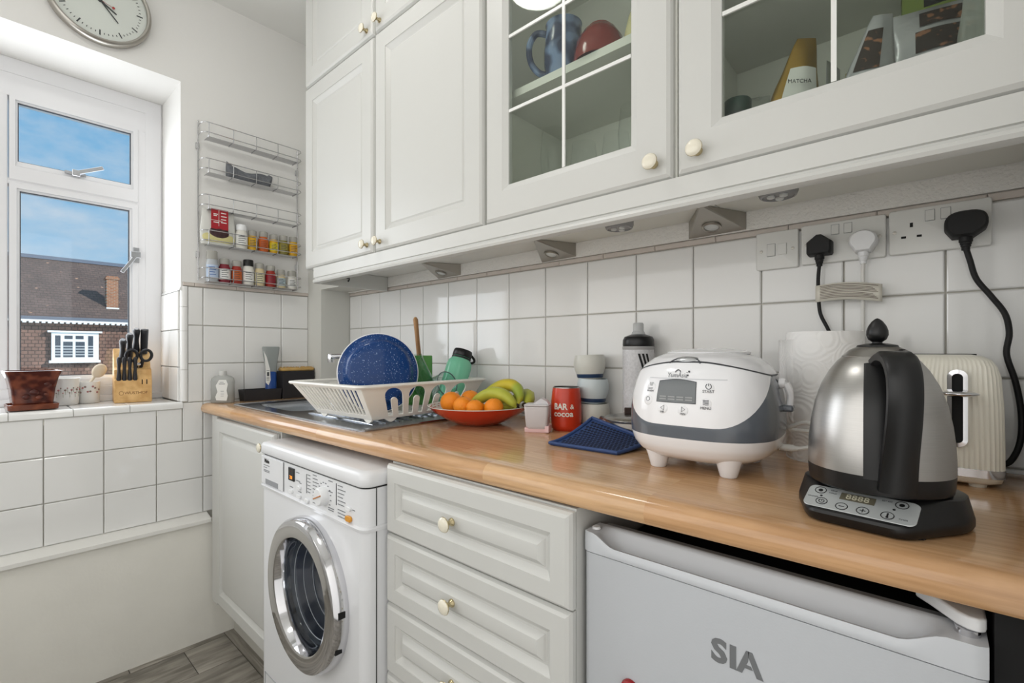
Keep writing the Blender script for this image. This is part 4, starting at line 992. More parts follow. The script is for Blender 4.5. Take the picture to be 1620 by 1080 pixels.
def knife(x, y, z, l, w_, d, label, tilt=28, bow=0, round_end=False):
    t = thing('knife', label, 'knife', kM @ Vector((x, y, z)), R(84), 'knives in the wooden block')
    M = Matrix.Rotation(R(tilt), 4, 'X')
    b = MB(); n = 10; rings = []
    for i in range(n+1):
        f = i/n; ww = w_*(1+.18*math.cos(f*2*PI))*(1 if f < .9 else (1-(f-.9)*4)); dd = d*(1+.12*math.cos(f*2*PI))*(1 if f < .9 else (1-(f-.9)*3))
        if round_end: ww = w_*(1+.1*f)
        rings.append([(math.cos(a)*ww, math.sin(a)*dd-bow*f*f, l*f) for a in [2*PI*k/12 for k in range(12)]])
    b.loft(rings); b.xf(M); b.build('handle', handle_m, t, angle=60)
    b = MB(); b.box(-.0012, .0012, -d*.8, d*.8, -.03, .001); b.xf(M); b.build('blade', steel, t, smooth=False)
    b = MB()
    for f in (.25, .5, .75): b.lathe([(.0022, 0), (.0022, .0005), (.0001, .0005)], (0, 0, l*f), 8, 'x'); 
    for i in range(len(b.v)): b.v[i].x += w_*1.0
    b.xf(M); b.build('rivet', chrome, t)
knife(-.030, .006, .158, .092, .0105, .0165, 'black-handled cook knife nearest the window in the block', 26, .006)
knife(-.009, .020, .174, .098, .0105, .0160, 'black-handled knife behind and above the cook knife', 24, .006)
knife(.013, .040, .196, .096, .0110, .0165, 'tallest black-handled knife at the back of the block', 22, .008)
knife(.038, .030, .187, .098, .0115, .0120, 'black honing steel with a ring end beside the scissors', 20, 0, True)
for k, x in enumerate((-.043, -.027, -.011, .005)):
    knife(x, -.0535, .084, .088, .0062, .0078, 'small black-handled steak knife, %s of four along the front of the block' % ('nearest the pane', 'second from the pane', 'third from the pane', 'fourth from the pane')[k], 6, 0)
t = thing('scissors', 'black-handled kitchen scissors hanging in the knife block', 'scissors', kM @ Vector((.018, -.018, .140)), R(84))
for sx, nm in ((-1, 'a'), (1, 'b')):
    b = MB(); pts = [(sx*(.022+.017*math.cos(a)), 0, .042+.024*math.sin(a)) for a in [2*PI*k/20 for k in range(20)]]
    b.tube(pts, .0055, 8, closed=True); b.tube([(sx*.006, 0, -.015), (sx*.012, 0, .02)], .006, 8); b.xf(Matrix.Rotation(R(26), 4, 'X')); b.build('finger_loop', handle_m, t, angle=60)
b = MB(); b.lathe([(.006, 0), (.006, .003), (.0001, .0035)], (0, -.006, .008), 14, 'y'); b.xf(Matrix.Rotation(R(26), 4, 'X')); b.build('pivot', chrome, t)
b = MB(); b.box(-.004, .004, -.0012, .0012, -.045, .0); b.xf(Matrix.Rotation(R(26), 4, 'X')); b.build('blade', steel, t, smooth=False)

# ================================================================== LEFT END OF THE WORKTOP
t = thing('soap_bottle', 'nearly empty clear soap bottle with a white label by the window wall', 'bottle', (.048, -.503, CT), R(48))
def ov(w, d, z, n=28, e=2.6):
    out = []
    for k in range(n):
        a = 2*PI*k/n; c, s_ = math.cos(a), math.sin(a)
        out.append((math.copysign(abs(c)**(2/e), c)*w, math.copysign(abs(s_)**(2/e), s_)*d, z))
    return out
cb = mat('clear_soap_bottle', (184, 186, 182), .12, alpha=.62)
b = MB(); b.loft([ov(.040, .018, 0), ov(.043, .021, .004), ov(.042, .021, .045), ov(.0425, .021, .07), ov(.043, .021, .085), ov(.040, .020, .098), ov(.028, .016, .107), ov(.013, .012, .110)]); b.build('bottle', cb, t, angle=60)
b = MB(); b.loft([ov(.038, .017, .003), ov(.040, .0185, .01), ov(.039, .0185, .045)]); b.build('soap', mat('grey_soap', (120, 118, 110), .2, alpha=.9), t, angle=60)
b = MB(); b.loft([ov(.014, .014, .108, 20, 2), ov(.0145, .0145, .110, 20, 2), ov(.0135, .0135, .126, 20, 2), ov(.012, .012, .127, 20, 2)]); b.build('cap', mat('clear_cap', (205, 205, 202), .3), t, angle=50)
b = MB(); pr = [(-.014, .012), (.024, .010), (.029, .03), (.024, .05), (.029, .075), (.022, .092), (-.004, .092), (-.016, .070), (-.010, .045), (-.018, .025)]
b.prism(pr, -.0222, -.0216); b.build('label', lab_w, t, smooth=False)
b = MB(); b.m = 0
for q in ((-.001, .013, .082, .084), (-.004, .018, .075, .0775), (.002, .014, .047, .049), (.002, .014, .040, .0408), (.002, .014, .034, .0348), (.002, .014, .028, .0288)): b.box(q[0], q[1], -.0228, -.0222, q[2], q[3])
b.build('label_print', grey_pr, t, smooth=False)

cd = thing('sink_caddy', 'black two-level plastic sink caddy against the window wall', 'caddy', (.045, -.29, CT))
cad = mat('caddy_black', (38, 37, 40), .5)
def open_box(name, x0, x1, y0, y1, z1, parent, m, t_=.003, tp=.004):
    b = MB(); o_ = lambda i, z: [(x0+i, y0+i, z), (x1-i, y0+i, z), (x1-i, y1-i, z), (x0+i, y1-i, z)]
    b.loft([o_(tp, 0), o_(0, z1), o_(t_, z1), o_(t_+tp, .004)]); return b.build(name, m, parent, bevel=.0015, angle=40)
open_box('tray', -.036, .030, -.145, .005, .047, cd, cad); open_box('tall_bin', -.036, .030, .006, .146, .118, cd, cad)
t = thing('scourer', 'dark green scouring pad lying in the low tray of the caddy', 'sponge', (.043, -.372, CT+.012))
b = MB(); b.box(-.024, .022, -.035, .03, 0, .028); b.xf(Matrix.Rotation(R(10), 4, 'X')); b.build('pad', mat('green_scourer', (36, 58, 50), .95, noise=.3, nscale=90, bump=1, bscale=200), t, bevel=.004)
t = thing('squeeze_bottle', 'clear upturned squeeze bottle with a blue cap standing in the caddy', 'bottle', (.042, -.318, CT+.005), R(80))
b = MB(); b.loft([ov(.021, .017, .100), ov(.0225, .018, .112), ov(.0225, .017, .12), ov(.025, .014, .15), ov(.0315, .009, .19), ov(.0345, .005, .213), ov(.0335, .0035, .219)]); b.build('bottle', mat('clear_grey_bottle', (152, 158, 156), .15, alpha=.8), t, angle=60)
b = MB(); b.loft([ov(.022, .020, .0), ov(.023, .021, .004), ov(.0215, .020, .03), ov(.0210, .019, .112), ov(.019, .017, .1145)]); b.build('cap', mat('blue_cap', (24, 66, 134), .35), t, angle=50)
b = MB(); pr = [(-.026, .195), (-.021, .085), (-.006, .095), (.0, .115), (-.008, .15), (-.018, .19)]
pr = [(-.031, .200), (-.027, .165), (-.0245, .11), (-.024, .068), (-.013, .056), (-.005, .078), (-.008, .125), (-.020, .175)]
b.prism(pr, -.0216, -.0208); b.build('label', lab_w, t, smooth=False)
b = MB(); b.box(-.019, -.011, -.0222, -.0216, .095, .112); 
for q in (.118, .088, .083, .077): b.box(-.021, -.010, -.0222, -.0216, q, q+.0018)
b.build('label_print', dgrey, t, smooth=False)
t = thing('dish_brush', 'tan bristled brush lying on top of the black caddy', 'brush', (.043, -.21, CT+.1185), R(0))
b = MB(); b.loft([[(p[0], p[1], z) for p in rrect(-.026+i, .028-i, -.072+i, .073-i, .014, 4)] for z, i in ((.0, .003), (.004, 0), (.010, 0), (.013, .004))]); b.build('brush_back', mat('brush_wood', (196, 160, 96), .7, noise=.15, nscale=40), t, angle=50)
b = MB()
for k in range(150): x, y = random.uniform(-.022, .024), random.uniform(-.066, .066); b.tube([(x, y, .012), (x+random.uniform(-.002, .002), y+random.uniform(-.002, .002), .016+random.uniform(0, .003))], .0011, 4)
tag(b.build('bristles', mat('bristle_tan', (206, 172, 110), .8), t), kind='stuff')

# ================================================================== DISH RACK AND WHAT IS IN IT
DZ = CT+.0105
dr_m = mat('rack_plastic', (240, 238, 231), .35)
# local frame: x = short side, y = long side; near corner at (+x, -y)
rkd = thing('dish_rack', 'white plastic dish rack with arched slots standing on the drainer', 'dish rack', (.90, -.30, DZ), R(3))
TX, TY0, TY1 = .176, -.222, .236      # rim
BX, BY0, BY1 = .138, -.160, .190      # bottom
RH = .103
def P_end(s, t_, y_sign):     # short end: s along x 0..1, t_ height 0..1
    xw = BX+(TX-BX)*t_; y = (BY0+(TY0-BY0)*t_) if y_sign < 0 else (BY1+(TY1-BY1)*t_)
    return Vector((-xw+2*xw*s, y, .012+(RH-.012)*t_))
def P_side(s, t_, x_sign):
    y0 = BY0+(TY0-BY0)*t_; y1 = BY1+(TY1-BY1)*t_; xw = (BX+(TX-BX)*t_)*x_sign
    return Vector((xw, y0+(y1-y0)*s, .012+(RH-.012)*t_))
def cut_panel(name, fn, holes, sign):
    outer = [(0, 0), (1, 0), (1, 1), (0, 1)]
    ol = []
    for i in range(4):
        a, c = outer[i], outer[(i+1) % 4]
        for k in range(12): ol.append((a[0]+(c[0]-a[0])*k/12, a[1]+(c[1]-a[1])*k/12))
    b = MB(); polys = [ol]+holes; flat = [p for pl in polys for p in pl]
    b.v = [fn(p[0], p[1], sign) for p in flat]
    for tri in tessellate_polygon([[Vector((p[0], p[1], 0)) for p in pl] for pl in polys]): b.face(tri)
    o = b.build(name, dr_m, rkd, smooth=False)
    so = o.modifiers.new('thickness', 'SOLIDIFY'); so.thickness = .003; so.offset = 0
    return o
arches = []
for k in range(4):
    c = .215+.190*k
    w_, wi = .070, .027
    h = []
    for q in range(13): a = PI-PI*q/12; h.append((c+w_*math.cos(a), .66+.27*math.sin(a)))
    h.append((c+w_, .07)); h.append((c+wi, .07))
    for q in range(9): a = PI*q/8; h.append((c+wi*math.cos(a), .52+.11*math.sin(a)))
    h.append((c-wi, .07)); h.append((c-w_, .07))
    arches.append(h)
cut_panel('arched_side', P_side, arches, 1); cut_panel('arched_side', P_side, arches, -1)
slots = []
for k in range(16):
    c = .085+.0553*k; slots.append([(c-.017, .12), (c+.017, .12), (c+.017, .90), (c-.017, .90)])
cut_panel('slatted_end', P_end, slots, -1); cut_panel('slatted_end', P_end, slots, 1)
def rr_(ins, z): return [(p[0], p[1], z) for p in rrect(-TX-ins, TX+ins, TY0-ins, TY1+ins, .022, 5)]
b = MB(); b.loft([rr_(-.004, RH-.004), rr_(.009, RH-.005), rr_(.012, RH-.001), rr_(.011, RH+.003), rr_(.002, RH+.0045), rr_(-.004, RH+.001), rr_(-.004, RH-.004)], True, False, False); b.build('rim', dr_m, rkd, angle=50)
b = MB(); n_ = 9
b.box(-BX, BX, BY0, BY0+.012, .010, .014); b.box(-BX, BX, BY1-.012, BY1, .010, .014)
for k in range(n_+1): x = -BX+(2*BX-.008)*k/n_; b.box(x, x+.008, BY0, BY1, .010, .014)
for k in range(8): y = BY0+(BY1-BY0-.006)*k/7; b.box(-BX, BX, y, y+.006, .0102, .0138)
b.build('base_grid', dr_m, rkd, smooth=False)
for x in (-.105, .115):
    for y in (BY0+.004, BY1-.012):
        b = MB(); b.prism([(x-.02+.04*k/8, .0105-.0105*math.sin(PI*k/8)) for k in range(9)], y-.003, y+.003, 'y'); b.build('foot', dr_m, rkd)
for y in (-.10, .13):
    b = MB(); b.prism([(y-.02+.04*k/8, .0105-.0105*math.sin(PI*k/8)) for k in range(9)], BX-.006, BX, 'x'); b.build('foot', dr_m, rkd)
# wire cutlery loop showing at the far corner
b = MB(); b.tube(smooth_path([(-.176, -.03, RH+.004), (-.20, -.02, RH+.012), (-.205, .05, RH+.014), (-.18, .07, RH+.006)], 5), .0022, 6); b.build('side_loop', dr_m, rkd)

enam = speckle('blue_speckled_enamel', (16, 58, 116), (150, 180, 214), 300, .68, .71, .12)
t = thing('enamel_dish', 'round blue speckled enamel dish propped upright in the dish rack', 'dish', (.952, -.368, DZ+.0155), R(-25))
rr0 = .1185
M = Matrix.Translation((-.005, 0, rr0)) @ Matrix.Rotation(R(83), 4, 'Y')
b = MB(); b.m = 0; b.lathe([(.0001, .0), (.088, .0), (.096, -.003), (.099, -.008), (.108, -.024), (.112, -.027), (.1235, -.029)], seg=72); b.m = 1; b.lathe([(.1235, -.029), (.126, -.030), (.1265, -.0325), (.124, -.033)], seg=72); b.m = 2; b.lathe([(.124, -.033), (.111, -.031), (.105, -.026), (.096, -.011), (.087, -.003), (.0001, -.003)], seg=72)
for i in range(len(b.v)): b.v[i] *= .937
b.xf(M); b.build('dish', [enam, white_en, mat('enamel_inside', (40, 44, 52), .2)], t, angle=40)
t = thing('black_tin', 'dark round tin standing behind the blue enamel dish', 'tin', (.892, -.345, DZ+.0155), R(-22))
b = MB(); b.lathe([(.0001, 0), (.075, 0), (.080, -.02), (.087, -.021), (.087, -.0225), (.079, -.022), (.073, -.003), (.0001, -.003)], seg=48); b.xf(Matrix.Translation((0, 0, .0885)) @ Matrix.Rotation(R(84), 4, 'Y')); b.build('tin', mat('dark_tin', (44, 44, 50), .3, .6), t, angle=40)
t = thing('plastic_bag', 'crumpled translucent plastic bag at the back of the dish rack', 'bag', (.812, -.375, DZ+.0155))
b = MB(); b.sphere((0, 0, .058), .055, (.5, 1.0, 1.05), 20, 14)
for i in range(len(b.v)): b.v[i] += Vector((math.sin(b.v[i].z*140), math.cos(b.v[i].y*120), 0))*.005
b.build('bag', mat('grey_bag', (186, 186, 190), .3, alpha=.75, bump=.5, bscale=60), t, angle=80)
# green board, wooden spatula, glass jars, green bottle
o = MB(); o.box(-.004, .004, -.06, .06, 0, .165); t = thing('chopping_board', 'green plastic chopping board standing in the dish rack', 'chopping board', (.868, -.185, DZ+.0155), R(-36))
o.xf(Matrix.Rotation(R(-7), 4, 'Y')); o.build('board', mat('green_board', (70, 142, 52), .4), t, bevel=.003)
b = MB()
for k in range(6): b.tube([(.0045, -.05+.02*k, .01), (.0045, -.06+.02*k+.02, .06)], .0008, 4)
b.xf(Matrix.Rotation(R(-7), 4, 'Y')); b.build('board_groove', mat('pale_green', (150, 200, 120), .5), t)
t = thing('wooden_spatula', 'wooden spatula handle standing up at the back of the dish rack', 'spatula', (.822, -.135, DZ+.0155))
b = MB(); b.tube([(.016, .008, .002), (.010, .004, .10), (.002, -.004, .22), (-.003, -.008, .288), (-.004, -.009, .296)], [.012, .0085, .0075, .0085, .004], 12); b.build('handle', wood('spatula_wood', (150, 108, 68), (190, 148, 100), (30, 30, 5), .6), t)
gw = glass('rack_glass', (240, 246, 245), .02)
t = thing('glass_tumbler', 'clear glass tumbler upside down among the dishes', 'glass', (.922, -.190, DZ+.045), 0)
def tumbler(b, r0, r1, h, th=.002): b.lathe([(.0001, .004), (r0, 0), (r0+.001, .003), (r1, h), (r1-th, h), (r0-th, .006), (.0001, .007)], seg=32); return b
b = tumbler(MB(), .034, .042, .118); b.xf(Matrix.Translation((.0, .026, .004)) @ Matrix.Rotation(R(34), 4, 'X') @ Matrix.Translation((0, 0, .02))); 
b.xf(Matrix.Rotation(0, 4, 'Z')); b.build('tumbler', gw, t, angle=50)
t = thing('glass_jar', 'wide clear glass jar lying open-end out in the dish rack', 'jar', (.962, -.165, DZ+.03), 0)
b = tumbler(MB(), .036, .039, .07); b.xf(Matrix.Translation((.03, .0, .055)) @ Matrix.Rotation(R(72), 4, 'Y') @ Matrix.Translation((0, 0, -.05))); b.build('jar', gw, t, angle=50)
b = MB(); b.lathe([(.040, .0), (.041, .0015), (.040, .003), (.038, .003), (.038, 0)], seg=36); b.xf(Matrix.Translation((.03, .0, .055)) @ Matrix.Rotation(R(72), 4, 'Y') @ Matrix.Translation((0, 0, .019))); b.build('rim', mat('jar_rim', (90, 104, 104), .15), t)
t = thing('green_bottle', 'translucent green sports bottle with a black cap leaning in the dish rack', 'bottle', (.958, -.118, DZ+.0155), R(-6))
gb = mat('green_tritan', (134, 214, 178), .12, trans=.15, spec=.5)
M = Matrix.Rotation(R(-20), 4, 'X')
b = MB(); b.lathe([(.0001, .004), (.034, .003), (.041, .008), (.0425, .03), (.0425, .135), (.040, .15), (.032, .16), (.029, .165), (.029, .170), (.0001, .170)], seg=36); b.xf(M); b.build('bottle', gb, t, angle=50)
b = MB(); b.lathe([(.031, .168), (.0325, .170), (.0325, .185), (.030, .192), (.0001, .193)], seg=36); b.xf(M); b.build('cap', black_pl, t, angle=40)
b = MB(); b.tube([(0, .028+.018*math.sin(PI*k/12)*1.0+.008, .150+.040*k/12) if False else (0, .030+.026*math.sin(PI*k/12), .155+.034*k/12) for k in range(13)], .0042, 8); b.lathe([(.0305, .160), (.033, .161), (.033, .166), (.0305, .167)], seg=28); b.xf(M); b.build('cap_loop', black_pl, t, angle=60)

# ================================================================== FRUIT BOWL
bw = thing('fruit_bowl', 'wide shallow red bowl with a white inside holding fruit', 'bowl', (1.198, -.208, CT))
red_b = mat('red_lacquer', (196, 48, 14), .18, coat=.4); 
b = MB(); b.m = 0; b.lathe([(.0001, 0), (.050, 0), (.060, .002), (.095, .018), (.125, .036), (.1425, .052)], seg=64); b.m = 1; b.lathe([(.1425, .052), (.1435, .0535), (.142, .054), (.135, .050)], seg=64); b.lathe([(.135, .050), (.12, .038), (.09, .021), (.055, .0065), (.0001, .005)], seg=64); b.build('bowl', [red_b, mat('white_glaze', (228, 226, 220), .2)], bw, angle=40)
b = MB()
for k in range(64):
    a = 2*PI*k/64; rr = .127+.007*(k % 2); z = .0445+.0055*(k % 2)+.0012
    b.sphere((rr*math.cos(a), rr*math.sin(a), z), .003, (1, 1, .3), 6, 4)
b.build('rim_pattern', mat('red_print', (170, 46, 36), .4), bw)
peel = mat('orange_peel', (240, 140, 20), .42, noise=.06, nscale=30, bump=.35, bscale=500)
OR = [('orange at the left tip of the red bowl', 1.152, -.270, .9790, .0310), ('orange at the back of the red bowl, behind the rest', 1.150, -.196, .9800, .0290), ('orange second from the left at the front of the bowl', 1.208, -.277, .9735, .0270),
      ('front orange in the middle of the bowl', 1.256, -.279, .9725, .0225), ('orange resting behind the middle one', 1.229, -.238, .9600, .0230), ('orange at the right end of the row', 1.294, -.247, .9735, .0255)]
for lab, x, y, z, r in OR:
    t = thing('orange', lab, 'fruit', (x, y, z), random.uniform(0, 6), 'oranges in the red bowl')
    b = MB(); b.sphere((0, 0, 0), r, (1, 1, .93), 28, 18); b.xf(Matrix.Rotation(random.uniform(-.5, .5), 4, 'X')); b.build('fruit', peel, t, angle=80)
    b = MB(); b.lathe([(.003, 0), (.002, .001), (.0001, .0012)], (0, 0, r*.925), 8); b.build('stem_end', mat('stem_green', (96, 104, 50), .7), t)
ban = speckle('banana_skin', (206, 186, 52), (160, 176, 62), 14, .4, .65, .45)
ban_g = mat('greener_banana', (176, 180, 62), .45, noise=.12, nscale=20)
tipm = mat('banana_tip', (54, 42, 28), .8)
def banana(label, pts, m):
    t = thing('banana', label, 'fruit', pts[0], 0, 'bananas in the red bowl'); o_ = Vector(pts[0]); P = smooth_path([Vector(p)-o_ for p in pts], 7); n = len(P)
    rad = []
    for i in range(n):
        f = i/(n-1); rad.append(.0045+.0140*max(0, math.sin(PI*min(1, max(0, (f-.02)/.90))))**.55 if f < .93 else .0050)
    b = MB(); b.tube(P, rad, 7, cap=True); b.build('skin', m, t, angle=60)
    b = MB(); b.tube([P[0]+(P[0]-P[1]).normalized()*.003, P[0], P[1]], [.0035, .0050, .0052], 7); b.tube([P[-2], P[-1], P[-1]+(P[-1]-P[-2]).normalized()*.006], [.0053, .0056, .0062], 7); b.build('tip', tipm, t)
banana('upper banana of the bunch in the red bowl', [(1.178, -.178, .972), (1.198, -.165, 1.002), (1.235, -.150, 1.022), (1.280, -.148, 1.022), (1.313, -.165, 1.000), (1.322, -.185, .976)], ban)
banana('front greenish banana arching over the bowl', [(1.182, -.222, .968), (1.212, -.220, .989), (1.250, -.212, 1.005), (1.292, -.210, 1.003), (1.320, -.205, .985), (1.328, -.198, .970)], ban_g)
banana('lowest banana lying along the inside of the bowl', [(1.212, -.192, .962), (1.235, -.186, .968), (1.262, -.180, .972), (1.292, -.178, .972), (1.315, -.180, .968)], ban_g)
banana('rear banana at the stalk end of the bunch', [(1.228, -.116, .972), (1.262, -.106, .990), (1.298, -.112, .996), (1.326, -.142, .986), (1.332, -.166, .978)], ban_g)

# ================================================================== MIDDLE OF THE WORKTOP
t = thing('measuring_cup', 'small frosted plastic container on a pink clip base', 'container', (1.408, -.205, CT), R(28))
fr_m = mat('frosted_plastic', (226, 222, 224), .35, alpha=.8)
sq = lambda w, d, z, r=.006: [(p[0], p[1], z) for p in rrect(-w, w, -d, d, r, 4)]
b = MB(); b.loft([sq(.022, .018, .010), sq(.027, .022, .016), sq(.031, .025, .066), sq(.0295, .0235, .066), sq(.0255, .0205, .018)]); b.build('cup', fr_m, t, angle=50)
b = MB(); b.loft([sq(.030, .016, 0, .003), sq(.031, .017, .003, .003), sq(.031, .017, .012, .003)]); b.box(.022, .032, -.022, .022, .002, .018); b.build('clip_base', mat('pink_plastic', (232, 196, 196), .4), t, bevel=.001)
b = MB(); b.loft([sq(.031, .025, .067), sq(.032, .026, .069), sq(.030, .024, .071)]); b.prism([(-.012, .07), (.01, .086), (.025, .078), (.03, .07)], -.01, .018, 'y'); b.build('flap_lid', fr_m, t, bevel=.001)

tb = thing('tumbler', 'red enamelled tumbler lettered BAR & cocoa', 'cup', (1.440, -.126, CT))
tum = mat('red_tumbler', (196, 52, 22), .3, coat=.2)
def tr(z): return .0395-.010*((z-.045)/.07)**2*(.6 if z > .045 else .5)
b = MB(); b.m = 0; b.lathe([(.0001, 0), (.034, 0), (.0362, .003)]+[(tr(.006+.1*k/12)+.0005, .006+.1*k/12) for k in range(13)]+[(.0345, .109)], seg=48); b.m = 1; b.lathe([(.0345, .109), (.0345, .1115), (.033, .1115), (.034, .09), (.033, .01), (.0001, .008)], seg=48); b.build('body', [tum, steel], tb, angle=50)
tw = mat('tumbler_lettering', (232, 226, 216), .5)
aim = math.atan2(-1.1465+.126, 2.16-1.440)
def wrap_t(z0, a_off): return lambda v: Vector(((tr(z0+v.y)+.0012+v.z)*math.cos(aim+a_off+v.x/.040), (tr(z0+v.y)+.0012+v.z)*math.sin(aim+a_off+v.x/.040), z0+v.y))
text('lettering', 'BAR', .0215, tw, tb, fn=wrap_t(.0625, R(-22)), bold=.0006, sx=.92); text('lettering', '&', .017, tw, tb, fn=wrap_t(.0625, R(22)), bold=.0002)
text('lettering', 'cocoa', .0205, tw, tb, fn=wrap_t(.0445, R(-11)), bold=.0005, sx=1.05)

cer = mat('grey_white_ceramic', (210, 210, 202), .35, noise=.03, nscale=15); navy = mat('navy_band', (44, 66, 98), .35); pale = mat('pale_blue_ceramic', (204, 214, 216), .35, noise=.03, nscale=15)
for k, (x, y, z, mm, tilt, lab) in enumerate(((1.476, -.049, CT, cer, 0, 'bottom cup of the stack beside the red tumbler'), (1.472, -.049, CT+.066, pale, 3, 'middle pale blue cup of the stack beside the red tumbler'), (1.464, -.049, CT+.129, cer, -4, 'top grey-white cup of the stack beside the red tumbler'))):
    t = thing('stacked_cup', lab, 'cup', (x, y, z), 0, 'stack of navy-banded cups')
    b = MB(); b.m = 0; b.lathe([(.0001, .001), (.030, 0), (.033, .004)], seg=36); b.m = 1; b.lathe([(.033, .004), (.0345, .006), (.0355, .013), (.036, .014)], seg=36); b.m = 0; b.lathe([(.036, .014), (.0405, .026), (.0425, .040), (.041, .055), (.0385, .065), (.0365, .065), (.039, .05), (.04, .04), (.034, .018), (.0001, .012)], seg=36)
    b.xf(Matrix.Rotation(R(tilt*.5), 4, 'Y')); b.build('cup', [mm, navy], t, angle=50)
    if k == 0:
        for ob in t.children: pass

t = thing('sports_bottle', 'clear squeeze cycling bottle with a black cap by the tiles', 'bottle', (1.604, -.046, CT))
hat = mat('hatched_clear_plastic', (204, 204, 206), .3, noise=.10, nscale=3, stretch=(60, 60, 60))
b = MB(); b.lathe([(.0001, 0), (.036, 0), (.0385, .004), (.0385, .10), (.0365, .112), (.0385, .125), (.0385, .205), (.0375, .212)], seg=40); b.build('bottle', hat, t, angle=50)
b = MB(); b.lathe([(.0385, .208), (.0395, .210), (.0395, .216)], seg=40, cap0=True, cap1=True); b.build('collar', mat('grey_collar', (168, 168, 168), .4), t)
b = MB(); b.lathe([(.0375, .216), (.0385, .219), (.038, .232), (.034, .240), (.018, .246), (.0001, .247)], seg=40); b.build('cap', black_pl, t, angle=40)
b = MB(); b.lathe([(.017, .246), (.015, .252), (.013, .254), (.013, .272), (.011, .275), (.0001, .275)], seg=24); b.build('nozzle', mat('clear_nozzle', (196, 198, 198), .2, alpha=.75), t, angle=40)
b = MB(); am = math.atan2(-1.1, 2.16-1.604)
for k in range(3):
    a0 = am+R(-2+14*k); b.loft([[(.0391*math.cos(a0+q+s_), .0391*math.sin(a0+q+s_), z) for q in (0, .07, .14)] for s_, z in ((0, .198), (.25, .165), (.5, .135))], False, False, False)
b.build('black_flash', black_pl, t)

pn = thing('saucepan', 'small steel saucepan with a lid behind the blue mat', 'pan', (1.638, -.147, CT))
b = MB(); b.lathe([(.0001, 0), (.054, 0), (.058, .003), (.059, .044), (.061, .046), (.058, .046), (.0565, .005), (.0001, .004)], seg=44); b.build('pan', steel, pn, angle=40)
b = MB(); b.tube([(-.054, .014, .030), (-.085, .03, .033), (-.105, .042, .036)], [.007, .008, .006], 8); b.build('pan_handle', steel, pn)
b = MB(); b.lathe([(.062, .046), (.0625, .049), (.059, .053), (.035, .058), (.0001, .060)], seg=44); ld = b.build('lid', steel, pn, angle=40)
b = MB(); b.box(-.016, .016, -.005, .005, .059, .074); b.xf(Matrix.Rotation(R(35), 4, 'Z')); b.build('lid_knob', mat('brown_bakelite', (52, 36, 30), .5), ld, bevel=.002)

# silicone mat, its back edge propped on the pan
mt = thing('silicone_mat', 'navy blue silicone mat with a dotted surface, its back edge propped up', 'mat', (1.536, -.323, CT))
A, B_, C_, D_ = Vector((0, 0, 0)), Vector((.160, .005, 0)), Vector((.178, .116, .010)), Vector((.034, .116, .045))
def bil(u, v, off=0):
    p = A*(1-u)*(1-v)+B_*u*(1-v)+C_*u*v+D_*(1-u)*v
    zz = p.z*max(0, v)**.6 if v > 0 else 0
    return Vector((p.x, p.y, zz+off))
mm = mat('navy_silicone', (44, 68, 116), .5); md = mat('navy_silicone_hole', (12, 18, 38), .8)
N = 16; b = MB()
top = [[bil(i/N, j/N, .0045) for i in range(N+1)] for j in range(N+1)]; bot = [[bil(i/N, j/N, .0008) for i in range(N+1)] for j in range(N+1)]
b.loft(top, False, False, False); b.loft(bot, False, False, False)
edge = [(i, 0) for i in range(N)]+[(N, j) for j in range(N)]+[(i, N) for i in range(N, 0, -1)]+[(0, j) for j in range(N, 0, -1)]
b.loft([[bot[j][i] for i, j in edge], [top[j][i] for i, j in edge]], True, False, False)
b.build('sheet', mm, mt, angle=50)
b = MB(); pts = [bil(i/N, j/N, .0055) for i, j in edge]; b.tube(pts, .0040, 8, closed=True); b.build('raised_edge', mm, mt, angle=60)
b = MB(); nu, nv = 16, 13
for j in range(nv):
    for i in range(nu):
        u = (i+.5+.5*(j % 2))/(nu+.5)*.90+.05; v = (j+.5)/nv*.90+.05; c = bil(u, v, .0049)
        du = (bil(u+.01, v, .0049)-c).normalized(); dv = (bil(u, v+.01, .0049)-c).normalized()
        r_ = .0038; n0 = len(b.v); b.v += [c+du*r_*math.cos(PI*k/3)+dv*r_*math.sin(PI*k/3) for k in range(6)]; b.face(range(n0, n0+6))
tag(b.build('dimple', md, mt, smooth=False), kind='stuff')

# ================================================================== RICE COOKER
rc = thing('rice_cooker', 'white and grey rice cooker with a digital front panel', 'rice cooker', (1.850, -.268, CT), R(2))
rcw = mat('cooker_white', (238, 238, 240), .16, coat=.3); rcg = mat('cooker_grey', (96, 102, 110), .22, coat=.3); rcl = mat('cooker_lid_white', (230, 230, 232), .18, coat=.3)
RCX, RCY = .124, .126
PRF = [(0.018, .60), (.022, .74), (.032, .87), (.045, .945), (.060, .985), (.080, 1.0), (.105, .992), (.130, .965), (.150, .925), (.168, .87), (.180, .80), (.192, .68), (.200, .52), (.2045, .33), (.206, 0.0001)]
def rad(z):
    for (z0, r0), (z1, r1) in zip(PRF, PRF[1:]):
        if z <= z1: t = max(0, (z-z0)/(z1-z0)); return r0+(r1-r0)*t
    return .0001
def sup(th, e=2.7):
    c, s_ = math.cos(th), math.sin(th); return (abs(c)**e+abs(s_)**e)**(-1/e)
def SF(th, z, off=0):      # th measured from the front (-y) towards +x
    k = rad(z)*sup(th); return Vector(((RCX*k+off)*math.sin(th), -(RCY*k+off)*math.cos(th), z))
NS = 96; TH = [2*PI*i/NS-PI for i in range(NS)]
def wrapA(th): return abs((th+PI) % (2*PI)-PI)
def sm(a, b_, x): t = max(0, min(1, (x-a)/(b_-a))); return t*t*(3-2*t)
zb_ = lambda th: .062+.010*sm(R(60), R(150), wrapA(th))
zp = lambda th: .083+.087*sm(R(22), R(88), wrapA(th))**1.15            # lower edge of the white front
